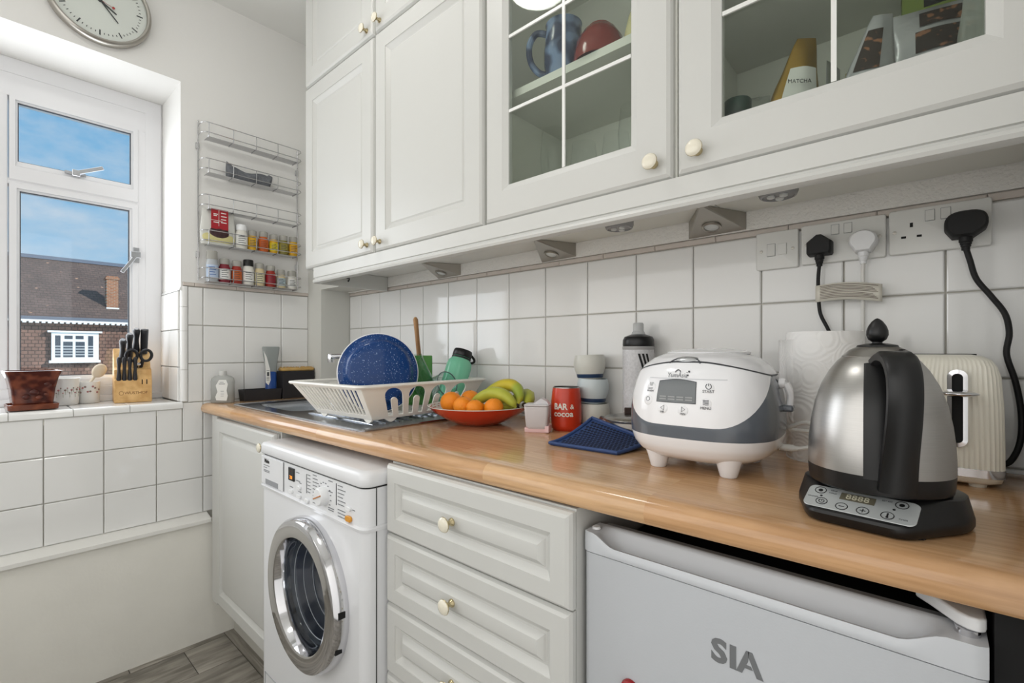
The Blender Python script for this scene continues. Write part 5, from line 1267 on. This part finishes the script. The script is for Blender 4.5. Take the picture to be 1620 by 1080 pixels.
zl = lambda th: .186-.022*sm(R(10), R(85), wrapA(th))                   # lid line
def band(name, f0, f1, n, m, off=0.0, eps=0):
    b = MB(); b.loft([[SF(th, f0(th)+(max(f1(th), f0(th)+.0003)-f0(th))*i/n, off) for th in TH] for i in range(n+1)], True, False, False); return b.build(name, m, rc, angle=60)
band('lower_shell', lambda th: .018, zb_, 10, rcw); band('grey_band', zb_, lambda th: min(zp(th), zl(th)), 10, rcg)
band('front_panel', lambda th: min(zp(th), zl(th)), zl, 10, rcw, .0004)
band('lid_seam', lambda th: zl(th)-.0012, lambda th: zl(th)+.0012, 2, dgrey, .0008)
b = MB(); b.loft([[SF(th, zl(th)+(.2062-zl(th))*(i/14), .0002) for th in TH] for i in range(15)], True, False, True); b.build('lid', rcl, rc, angle=60)
b = MB(); b.lathe([(.070, .1985), (.071, .2020), (.060, .2055), (.02, .209), (.0001, .2095)], (0, .008, 0), 48); b.build('lid_plate', rcl, rc, angle=60)
b = MB(); b.loft([[SF(th, .018) for th in TH]], True, True, False); b.build('underside', rcw, rc)
for x, y in ((-.060, -.072), (.058, -.074), (-.06, .07), (.06, .07)):
    b = MB(); b.lathe([(.012, 0), (.0135, .002), (.019, .022), (.026, .040)], (x, y, 0), 24, cap0=True); b.build('foot', rcw, rc, angle=60)
# release button on the lid
b = MB(); b.sphere((0, 0, 0), .026, (1, .42, .34), 24, 12); b.xf(Matrix.Translation(SF(R(-3), .186, -.010)) @ Matrix.Rotation(R(18), 4, 'X')); b.build('release_button', mat('silver_plastic', (196, 198, 200), .25, .7), rc, angle=70)
b = MB(); b.tube([SF(R(-3)+R(15)*math.cos(PI*k/12), .184+.0095*math.sin(PI*k/12), .0015) for k in range(13)], .0010, 6); b.build('button_edge', dgrey, rc)
# panel: display, icons, lettering laid on the curved front
rf = RCX
def onf(x0, z0, off=.0012): return lambda v: SF((x0+v.x)/rf, z0+v.y, off+v.z)
def patch(name, x0, x1, z0, z1, m, off=.001, nx=12, nz=6, curve=0):
    b = MB(); b.loft([[SF((x0+(x1-x0)*i/nx)/rf, z0+(z1-z0+curve*math.sin(PI*i/nx))*j/nz, off) for i in range(nx+1)] for j in range(nz+1)], False, False, False); return b.build(name, m, rc, angle=60, fixn=False)
patch('panel_outline', -.066, .070, .158, .1592, mat('panel_line', (200, 202, 206), .3), .0009)
patch('display_frame', -.0435, .0225, .1195, .1545, dgrey, .0010, curve=.0035); patch('display', -.0425, .0215, .1205, .1535, mat('lcd_grey', (112, 116, 118), .25), .0014, curve=.0033)
b = MB()
for k in range(4): 
    n0 = len(b.v)
    for q in range(2): b.loft([[SF((-.038+.0145*k+.0115*i/2)/rf, .124+.004*q+.0022*j, .0017) for i in range(3)] for j in range(2)], False, False, False)
b.build('display_legend', mat('lcd_print', (150, 152, 152), .4), rc, fixn=False)
text('brand_name', 'YumAsia', .0105, grey_pr, rc, fn=onf(-.0125, .1640), bold=-.00005)
b = MB(); b.tube([SF((-.013+.0045*math.cos(PI*k/8))/rf, .1690+.004*math.sin(PI*k/8), .0012) for k in range(9)], .0007, 5); b.build('brand_swirl', dgrey, rc)
b = MB(); b.sphere(SF(.0080/rf, .1705, .0012), .0016, (1, .4, 1), 8, 6); b.sphere(SF(.0065/rf, .1645, .0012), .0013, (1, .4, 1), 8, 6); b.sphere(SF(.0045/rf, .1690, .0012), .0008, (1, .4, 1), 8, 6); b.build('brand_swirl', dgrey, rc)
def ringf(x, z, r, gap=0, rr=.0006):
    b = MB(); b.tube([SF((x+r*math.sin(a))/rf, z+r*math.cos(a), .0012) for a in [R(gap+(360-2*gap)*k/20) for k in range(21)]], rr, 5); return b
pad = mat('button_pad', (238, 238, 240), .25)
for x, z in ((.0415, .1455), (.0375, .121), (-.0315, .109), (.0025, .108), (-.058, .143), (-.060, .121)):
    b = MB(); b.loft([[SF((x+r*math.sin(2*PI*k/24))/rf, z+r*math.cos(2*PI*k/24), o_) for k in range(24)] for r, o_ in ((.0082, .0006), (.0076, .0010), (.0001, .0011))], True, False, False); b.build('touch_button', pad, rc, angle=60, fixn=False)
b = ringf(.0415, .148, .0042, 28); b.tube([SF(.0415/rf, .1485, .0013), SF(.0415/rf, .1525, .0013)], .0006, 5); b.build('start_icon', dgrey, rc); text('button_text', 'START', .0060, dgrey, rc, fn=onf(.0410, .1400))
b = MB()
for k in range(4): b.tube([SF((.0330+.0085*i/4)/rf, .1195+.0022*k+.0004*math.sin(i*2), .0013) for i in range(5)], .00055, 5)
b.build('menu_icon', dgrey, rc); text('button_text', 'MENU', .0058, dgrey, rc, fn=onf(.0370, .1140))
for x, s_, z in ((-.0315, -1, .1105), (.0025, 1, .110)):
    b = MB(); b.tube([SF((x-.0022*s_)/rf, z+.004, .0013), SF((x-.0022*s_)/rf, z-.004, .0013), SF((x+.0032*s_)/rf, z, .0013)], .0005, 5, closed=True); b.build('arrow_icon', dgrey, rc)
text('button_text', 'HR', .0048, dgrey, rc, fn=onf(-.0315, .1035)); text('button_text', 'MIN', .0048, dgrey, rc, fn=onf(.0025, .1025))
b = ringf(-.060, .123, .0034, 0, .0005); b.build('timer_icon', grey_pr, rc); text('button_text', 'KEEP', .0042, grey_pr, rc, fn=onf(-.058, .1405)); text('button_text', 'WARM', .0042, grey_pr, rc, fn=onf(-.058, .1365))
b = MB()
for k in range(3): b.tube([SF((-.0605+.0025*k)/rf, .145+.006*i/4, .0013) for i in range(5)], .0004, 5)
b.build('steam_icon', grey_pr, rc)
# folding carry handle on the right flank
b = MB(); P0 = SF(R(97), .150, .002)
b.lathe([(.0085, 0), (.0085, .006), (.007, .009), (.0001, .010)], (P0.x-.002, P0.y, P0.z), 20, 'x'); b.build('handle_pivot', rcw, rc)
b = MB(); b.tube(smooth_path([(P0.x+.008, P0.y, P0.z), (P0.x+.014, P0.y+.002, P0.z-.018), (P0.x+.013, P0.y+.003, P0.z-.036)], 5), [.0060]*5+[.0052]*6, 10); b.build('handle_arm', rcw, rc)
b = MB(); b.box(P0.x+.001, P0.x+.020, P0.y-.010, P0.y+.012, P0.z-.047, P0.z-.036); b.build('handle_bar', rcg, rc, bevel=.004)
# mains lead with its strain relief
lead_w = mat('white_flex', (220, 219, 214), .4)
b = MB(); b.lathe([(.006, 0), (.006, .02), (.0045, .024), (.0045, .028)], (0, 0, 0), 12); b.xf(Matrix.Translation((.112, .03, .040)) @ Matrix.Rotation(R(90), 4, 'Y')); b.build('inlet_plug', lead_w, rc)
b = MB(); b.tube(smooth_path([(.138, .03, .040), (.158, .035, .046), (.168, .045, .066), (.150, .055, .082), (.128, .062, .074), (.120, .07, .066), (.150, .085, .063), (.185, .075, .062), (.21, .12, .05)], 6), .0034, 8); b.build('lead', lead_w, rc)

# ================================================================== PAPER TOWELS
pt = thing('paper_towels', 'white roll of embossed paper towels standing against the tiles', 'paper towel', (2.003, -.083, CT))
def paper_mat():
    m = bpy.data.materials.new('embossed_paper'); m.use_nodes = True; t = m.node_tree; p = t.nodes['Principled BSDF']; p.inputs['Base Color'].default_value = lin((246, 245, 243)); p.inputs['Roughness'].default_value = .95
    co = t.nodes.new('ShaderNodeTexCoord'); v = t.nodes.new('ShaderNodeTexVoronoi'); v.inputs['Scale'].default_value = 17
    s_ = t.nodes.new('ShaderNodeMath'); s_.operation = 'MULTIPLY'; s_.inputs[1].default_value = 60; s2 = t.nodes.new('ShaderNodeMath'); s2.operation = 'SINE'
    b = t.nodes.new('ShaderNodeBump'); b.inputs['Strength'].default_value = .22; b.inputs['Distance'].default_value = .002
    t.links.new(co.outputs['Object'], v.inputs['Vector']); t.links.new(v.outputs['Distance'], s_.inputs[0]); t.links.new(s_.outputs[0], s2.inputs[0]); t.links.new(s2.outputs[0], b.inputs['Height']); t.links.new(b.outputs[0], p.inputs['Normal'])
    return m
pap = paper_mat()
b = MB(); b.lathe([(.020, .0), (.0615, .0), (.0625, .002), (.0625, .238), (.0615, .24), (.020, .24), (.020, .0)], seg=48); b.build('roll', pap, pt, angle=50)
b = MB(); pts = [(-.0625*math.cos(R(8*k)), -.0625*math.sin(R(8*k))) for k in range(7)][::-1]+[(-.066, .008), (-.078, .022), (-.082, .028)]
b.loft([[(p[0]*1.006, p[1]*1.006, z) for p in pts] for z in (.004, .08, .15, .226)], False, False, False); o = b.build('loose_sheet', pap, pt, angle=60); so = o.modifiers.new('thickness', 'SOLIDIFY'); so.thickness = .0008

# ================================================================== KETTLE
kt = thing('kettle', 'brushed steel gooseneck kettle with a black handle', 'kettle', (2.106, -.400, CT+.0385))
b = MB(); b.lathe([(.0001, 0), (.069, 0), (.0715, .002), (.0725, .008), (.0735, .022)], seg=64); b.build('black_band', black_pl, kt, angle=40)
KP = [(.0735, .022), (.0735, .034), (.0725, .055), (.0700, .078), (.0655, .102), (.0585, .124), (.0500, .141), (.0415, .153), (.0365, .158)]
b = MB(); b.lathe(KP, seg=72); b.build('body', steel, kt, angle=60)
b = MB(); b.lathe([(.0365, .1575), (.0368, .1590), (.035, .1602), (.029, .1665), (.021, .1705)], seg=56); b.build('lid', steel, kt, angle=50)
b = MB(); b.lathe([(.0215, .1702), (.0205, .1725), (.012, .1745), (.0055, .1750), (.0050, .1775)], seg=40); b.build('lid_cap', black_pl, kt, angle=40)
b = MB(); b.lathe([(.0052, .1765), (.0092, .1795), (.0114, .1850), (.0112, .1905), (.0092, .1965), (.0058, .2020), (.0024, .2052), (.0001, .2062)], seg=28); b.build('lid_knob', black_pl, kt, angle=80)
HA = R(-77); hd = Vector((math.cos(HA), math.sin(HA), 0)); hs_ = Vector((-math.sin(HA), math.cos(HA), 0))
def strap(path, half, thick, name, az=None):
    global hd, hs_
    if az is not None: hd = Vector((math.cos(az), math.sin(az), 0)); hs_ = Vector((-math.sin(az), math.cos(az), 0))
    b = MB(); P = smooth_path([hd*d_+Vector((0, 0, z)) for d_, z in path], 7); rings = []
    hw = half if callable(half) else (lambda f: half)
    for i, p in enumerate(P):
        a = P[max(0, i-1)]; c = P[min(len(P)-1, i+1)]; tg = (c-a).normalized(); nr = tg.cross(hs_).normalized(); f = i/(len(P)-1); h_ = hw(f)
        rings.append([p+hs_*h_*x+nr*thick*y for x, y in ((-1, -.5), (-.75, -1), (.75, -1), (1, -.5), (1, .5), (.75, 1), (-.75, 1), (-1, .5))])
    b.loft(rings); return b.build(name, black_pl, kt, angle=45)
strap([(.040, .151), (.062, .158), (.085, .155), (.100, .140), (.104, .118), (.100, .090), (.091, .060), (.083, .034), (.078, .010)], lambda f: .0175-.0025*math.sin(f*PI), .0070, 'handle', R(-73))
strap([(.045, .150), (.056, .130), (.0655, .108), (.0715, .085), (.0745, .055), (.0765, .020)], lambda f: .0125, .0025, 'handle_strip', R(-86))
hd = Vector((math.cos(HA), math.sin(HA), 0))
b = MB(); 
for d_ in (-.004, .005): b.lathe([(.0016, 0), (.0016, .0006), (.0001, .0007)], tuple(Vector((.030*math.cos(HA+.75+d_*14), .030*math.sin(HA+.75+d_*14), .1668))), 10)
b.build('lid_vent', dark, kt)
sp_ = [-hd*d_+Vector((0, 0, z)) for d_, z in ((.066, .03), (.088, .04), (.100, .07), (.102, .11), (.108, .14), (.125, .152), (.137, .148))]
b = MB(); b.tube(smooth_path(sp_, 6), [.009]*8+[.0065]*20+[.006]*9, 12); b.build('spout', steel, kt, angle=60)
# powered base
kbse = thing('heating_stand', 'black heating stand with a silver control panel under the kettle', 'kettle stand', (2.106, -.400, CT), R(-8.5))
def oct_(f, yb_, z, sc=1.0):
    pts = [(-.050*sc, -f), (.046*sc, -f), (.086*sc, -.008), (.087*sc, .030), (.055*sc, yb_), (-.055*sc, yb_), (-.087*sc, .030), (-.087*sc, -.008)]
    out = []; n = len(pts)
    for i in range(n):
        p0, p1, p2 = Vector(pts[i-1]), Vector(pts[i]), Vector(pts[(i+1) % n])
        a = p1+(p0-p1)*min(.35, .016/(p0-p1).length); c = p1+(p2-p1)*min(.35, .016/(p2-p1).length)
        for k in range(5): t_ = k/4; q = a*(1-t_)**2+p1*2*t_*(1-t_)+c*t_*t_; out.append((q.x, q.y, z))
    return out
b = MB(); b.loft([oct_(.086, .080, .002, .97), oct_(.088, .082, .005), oct_(.0895, .082, .012), oct_(.088, .081, .0155, .99), oct_(.0500, .074, .0365, .93), oct_(.048, .072, .0378, .90)]); bb_ = b.build('housing', black_pl, kbse, angle=35)
b = MB()
for x, y in ((-.05, -.06), (.05, -.06), (-.05, .06), (.05, .06)): b.lathe([(.006, 0), (.006, .004)], (x, y, 0), 10, cap0=True)
b.build('foot', black_rub, kbse)
pA = Vector((0, -.0865, .0163)); pB = Vector((0, -.0510, .0360)); up = (pB-pA).normalized(); nrm = Vector((0, -up.z, up.y)); 
Mp = Matrix(((1, up.x, nrm.x, 0), (0, up.y, nrm.y, (pA.y+pB.y)/2), (0, up.z, nrm.z, (pA.z+pB.z)/2), (0, 0, 0, 1)))
b = MB(); b.loft([[(p[0], p[1], .0003) for p in rrect(-.056, .052, -.0185, .0180, .007, 5)], [(p[0], p[1], .0011) for p in rrect(-.0555, .0515, -.018, .0175, .007, 5)]]); b.xf(Mp); b.build('control_panel', mat('silver_panel', (184, 188, 188), .35, .4), kbse)
KS = 1.22
def kp(x, y, z=.0012): return (x, y*KS, z)
b = MB(); b.box(-.0215, .0125, .0010, .0125, .0010, .0014); b.xf(Mp); b.build('display', mat('olive_lcd', (92, 88, 74), .3), kbse, smooth=False)
text('lcd_digits', '8888', .0112, mat('lcd_digit', (190, 186, 164), .4), kbse, Mp @ Matrix.Translation((-.0045, .0066, .0016)), sx=1.05)
def iconring(x, y, r=.0058):
    b = MB(); b.tube([(x+r*math.cos(2*PI*k/24), y*KS+r*math.sin(2*PI*k/24)*.95, .0012) for k in range(24)], .0005, 5, closed=True); return b
def dot(b, x, y, r): b.lathe([(r, .0012), (.0001, .0016)], kp(x, y, 0), 12)
def bar(b, p, q, r=.0005): b.tube([kp(*p), kp(*q)], r, 5)
for kind, x, y in (('dot', -.0430, .0080), ('power', -.0375, -.0068), ('minus', -.0165, -.0085), ('plus', .0040, -.0085), ('dot', .0360, .0085), ('temp', .0265, -.0080)):
    b = iconring(x, y)
    if kind == 'dot': dot(b, x, y, .0026); dot(b, x+(.0030 if x < 0 else -.0055), y-.0075, .0015)
    if kind == 'power': b.tube([(x+.0028*math.sin(R(30+300*k/12)), y*KS+.0028*math.cos(R(30+300*k/12)), .0012) for k in range(13)], .0005, 5); bar(b, (x, y), (x, y+.0026))
    if kind in ('minus', 'plus'): bar(b, (x-.0028, y), (x+.0028, y))
    if kind == 'plus': bar(b, (x, y-.0023), (x, y+.0023))
    if kind == 'temp': bar(b, (x, y-.0015), (x, y+.0028), .0008); dot(b, x, y-.0020, .0014)
    b.xf(Mp); b.build('button_mark', black_pl, kbse)
for s_, x, y in (('TEMP', -.0295, .0100), ('HOLD', -.0295, .0066), ('ON/OFF', -.0480, -.0025), ('SET F/C', .0225, .0100), ('TIMER', .0405, -.0095)): text('button_text', s_, .0030, dgrey, kbse, Mp @ Matrix.Translation((x, y*KS, .0012)), ext=.0001)

# ================================================================== TOASTER
ts = thing('toaster', 'cream ribbed toaster with a chrome lever in the corner', 'toaster', (2.158, -.088, CT))
cream_t = mat('cream_toaster', (242, 238, 224), .3, coat=.15)
def rib_ring(hx, hy, z, amp, r=.022):
    base = rrect(-hx, hx, -hy, hy, r, 10); L = [Vector((p[0], p[1])) for p in base]; L.append(L[0]); seg = []; tot = 0
    for i in range(len(L)-1): d_ = (L[i+1]-L[i]).length; seg.append((tot, d_, L[i], L[i+1])); tot += d_
    out = []; n = 840; per = 104
    for k in range(n):
        s_ = tot*k/n
        for s0, d_, p, q in seg:
            if s0 <= s_ <= s0+d_+1e-9 and d_ > 0: break
        u = (s_-s0)/d_; pt_ = p+(q-p)*u; tg = (q-p).normalized(); nn = Vector((tg.y, -tg.x)); w_ = -abs(math.sin(PI*per*k/n))
        out.append((pt_.x+nn.x*amp*w_, pt_.y+nn.y*amp*w_, z))
    return out
b = MB(); b.loft([rib_ring(.0795, .078, .0285, .0012), rib_ring(.0795, .078, .06, .0013), rib_ring(.0785, .0772, .12, .0013), rib_ring(.0755, .0755, .165, .0012), rib_ring(.0715, .073, .180, .0012, .02), rib_ring(.066, .0685, .190, .0006, .018), rib_ring(.056, .060, .196, .0002, .016), rib_ring(.044, .05, .1985, .0, .014)]); b.build('shell', cream_t, ts, angle=50)
b = MB(); b.loft([[(p[0], p[1], z) for p in rrect(-.080, .080, -.0785, .0785, .022, 8)] for z in (.0165, .0285)]); b.build('chrome_band', chrome, ts, angle=50)
b = MB(); b.loft([[(p[0], p[1], z) for p in rrect(-.080+i, .080-i, -.0785+i, .0785-i, .02, 8)] for z, i in ((.005, .012), (.009, .004), (.0165, .002))]); b.build('base', cream_t, ts, angle=50)
b = MB()
for x in (-.05, .05):
    for y in (-.055, .055): b.lathe([(.010, 0), (.011, .006)], (x, y, 0), 14, cap0=True)
b.build('foot', cream_t, ts)
lx = .027; yt = -.0782
b = MB(); sl = rrect(lx-.0115, lx+.0115, .060, .176, .0112, 6); si = rrect(lx-.0062, lx+.0062, .066, .170, .0060, 6)
b.loft([[(p[0], yt+.002, p[1]) for p in sl], [(p[0], yt-.0035, p[1]) for p in sl], [(p[0], yt-.0038, p[1]) for p in si], [(p[0], yt+.001, p[1]) for p in si]], True, False, False); b.build('slot_frame', chrome, ts, angle=40)
b = MB(); b.prism(rrect(lx-.0062, lx+.0062, .066, .170, .0060, 6), yt-.0004, yt+.001); b.build('slot', dark, ts, smooth=False)
b = MB(); b.sphere((lx, yt-.020, .141), .024, (1, .7, .2), 28, 10); b.box(lx-.004, lx+.004, yt-.015, yt, .137, .144); b.build('lever', chrome, ts, angle=60)
for y in (-.022, .022):
    b = MB(); b.box(-.05, .05, y-.011, y+.011, .1965, .1993); b.build('bread_slot', dark, ts, smooth=False)

# ================================================================== SOCKETS, PLUGS, LEADS
sw = mat('socket_white', (222, 222, 218), .28)
def plate(name, x0, x1, z0, z1, label, grp=None):
    t = thing(name, label, 'socket', ((x0+x1)/2, -.0006, (z0+z1)/2), 0, grp); w_, h = (x1-x0)/2, (z1-z0)/2
    b = MB(); r = lambda i, y: [(p[0], y, p[1]) for p in rrect(-w_+i, w_-i, -h+i, h-i, .004, 4)]
    b.loft([r(.001, 0), r(0, -.002), r(0, -.007), r(.0012, -.009), r(.003, -.0095)]); b.build('plate', sw, t, angle=30); return t
def screw(t, x, z):
    b = MB(); b.lathe([(.0032, .0096), (.0030, .0102), (.0001, .0103)], (x, 0, z), 12, 'y'); b.build('screw', nickel, t)
def rocker(t, x, z, w_=.0062, h=.0095):
    b = MB(); b.box(x-w_-.0006, x+w_+.0006, -.0098, -.0095, z-h-.0006, z+h+.0006); b.build('rocker_gap', grey_pr, t, smooth=False)
    b = MB(); b.prism([(-.0095, z-h), (-.0125, z-h), (-.0105, z+h), (-.0095, z+h)], x-w_, x+w_, 'x'); b.build('rocker', sw, t, bevel=.0006)
def pins(t, x, z):
    for q in ((x-.0022, x+.0022, z+.009, z+.017), (x-.0145, x-.0075, z-.0105, z-.0065), (x+.0075, x+.0145, z-.0105, z-.0065)):
        b = MB(); b.box(q[0], q[1], -.0099, -.0094, q[2], q[3]); b.build('pin_hole', dark, t, smooth=False)
s1 = plate('fused_spur', 1.866, 1.947, 1.297, 1.378, 'single white fused switch plate left of the sockets')
for x in (-.030, .030): screw(s1, x, 0)
rocker(s1, -.0105, .001, .0075, .013)
b = MB(); b.box(.002, .019, -.0115, -.0095, -.011, .013); b.build('fuse_carrier', sw, s1, bevel=.0008)
s2 = plate('double_socket', 1.952, 2.091, 1.299, 1.380, 'white double socket with a black and a white plug in it', 'double sockets'); s3 = plate('double_socket', 2.095, 2.232, 1.300, 1.382, 'white double socket with one plug and an empty left outlet', 'double sockets')
for s_ in (s2, s3):
    rocker(s_, -.0105, .024); rocker(s_, .0105, .024); screw(s_, -.060, .0); screw(s_, .060, 0); pins(s_, -.036, -.002)
def plug(name, label, x, z, poly, m, th=.030, cord=None, cap_r=.0085, y0=-.0118, rcord=.0034, cordm=None):
    t = thing(name, label, 'plug', (x, y0, z)); b = MB(); c = [(p[0]*.90, p[1]*.90) for p in poly]
    b.loft([[(p[0], 0, p[1]) for p in poly], [(p[0], -th*.6, p[1]) for p in poly], [(p[0]*.96, -th*.88, p[1]*.96) for p in poly], [(p[0]*.84, -th, p[1]*.84) for p in poly]]); b.build('plug_body', m, t, angle=40)
    zb0 = min(p[1] for p in poly)
    b = MB(); b.lathe([(cap_r, 0), (cap_r, -.012), (cap_r*.85, -.013), (cap_r*.85, -.016), (cap_r*.75, -.017), (cap_r*.75, -.020), (cap_r*.62, -.021), (cap_r*.62, -.026)], (0, -th*.5, zb0+.004), 16, cap0=True, cap1=True); b.build('strain_relief', m, t, angle=40)
    b = MB(); b.tube(smooth_path([(0, -th*.5, zb0-.018)]+[(p[0]-x, p[1]-y0, p[2]-z) for p in cord], 7), rcord, 8); b.build('lead', cordm or m, t, angle=70)
    return t
hexp = [(-.0215, -.014), (-.019, -.018), (.019, -.018), (.0215, -.014), (.0215, .008), (.004, .0225), (-.004, .0225), (-.0215, .008)]
plug('mains_plug', 'black angular plug in the left outlet of the sockets', 1.987, 1.331, hexp, black_rub, .030, [(1.985, -.028, 1.262), (1.985, -.022, 1.225), (1.988, -.020, 1.195), (2.000, -.017, 1.165), (2.012, -.015, 1.13), (2.03, -.014, 1.04), (2.06, -.014, .96), (2.085, -.06, .925), (2.10, -.19, .9222), (2.112, -.27, .922), (2.112, -.33, .922)])
rp = [(.0225*math.cos(R(a)), .0195*math.sin(R(a))+.002) for a in range(-40, 221, 13)]+[(-.012, -.020), (.012, -.020)]
plug('mains_plug', 'white rounded plug in the middle of the sockets', 2.058, 1.329, rp, white_pl, .032, [(2.0575, -.028, 1.262), (2.057, -.022, 1.21), (2.0565, -.016, 1.15), (2.055, -.013, 1.06), (2.052, -.0125, .99), (2.045, -.0135, .98)], cordm=lead_w)
bp = [(.0275*math.copysign(abs(math.cos(R(a)))**.75, math.cos(R(a))), .0205*math.copysign(abs(math.sin(R(a)))**.75, math.sin(R(a)))+.001) for a in range(-28, 209, 12)]+[(-.017, -.0225), (.010, -.0225)]
plug('mains_plug', 'large black rounded plug at the right end of the sockets', 2.199, 1.337, bp, black_rub, .036, [(2.204, -.03, 1.275), (2.212, -.026, 1.243), (2.230, -.024, 1.212), (2.246, -.022, 1.182), (2.251, -.02, 1.15), (2.248, -.02, 1.115), (2.258, -.022, 1.07), (2.264, -.026, 1.02), (2.262, -.034, .975), (2.250, -.05, .945), (2.235, -.06, .936)], .009, rcord=.0042)
# printed care tag on the black lead
tg = thing('warning_tag', 'small white printed warning tag fixed to the black lead', 'tag', (1.985, -.028, 1.235))
b = MB(); n = 16
b.loft([[(-.004+.106*k/n, -.004-.006*math.sin(PI*k/n), z+.005*math.sin(PI*k/n)-.006*k/n) for k in range(n+1)] for z in (-.0165, .0165)], False, False, False); o = b.build('tag_strip', mat('tag_paper', (216, 212, 200), .6), tg, angle=70); so = o.modifiers.new('thickness', 'SOLIDIFY'); so.thickness = .0004
b = MB()
for j in range(9):
    z = .0125-.003*j
    b.loft([[(.004+(.092-.01*((j*3) % 4)/4)*k/n, -.0058-.006*math.sin(PI*(.075+.87*k/n)), z+q+.005*math.sin(PI*(.075+.87*k/n))-.006*(.075+.87*k/n)) for k in range(n+1)] for q in (0, .0009)], False, False, False)
b.build('tag_print', mat('tag_ink', (96, 78, 66), .6), tg)

# ================================================================== CEILING LAMP (mirrored in the cupboard glass)
cl_ = thing('ceiling_lamp', 'round white flush ceiling lamp in the middle of the kitchen', 'lamp', (1.05, -.86, HC))
b = MB(); b.lathe([(.122, 0), (.124, -.012), (.120, -.02)], seg=48, cap0=True); b.build('base', white_pl, cl_, angle=40)
b = MB(); b.lathe([(.119, -.02), (.116, -.038), (.102, -.056), (.074, -.068), (.04, -.073), (.0001, -.074)], seg=48); b.build('diffuser', mat('lamp_diffuser', (255, 253, 249), .4, emis=LAMP_E), cl_, angle=60)
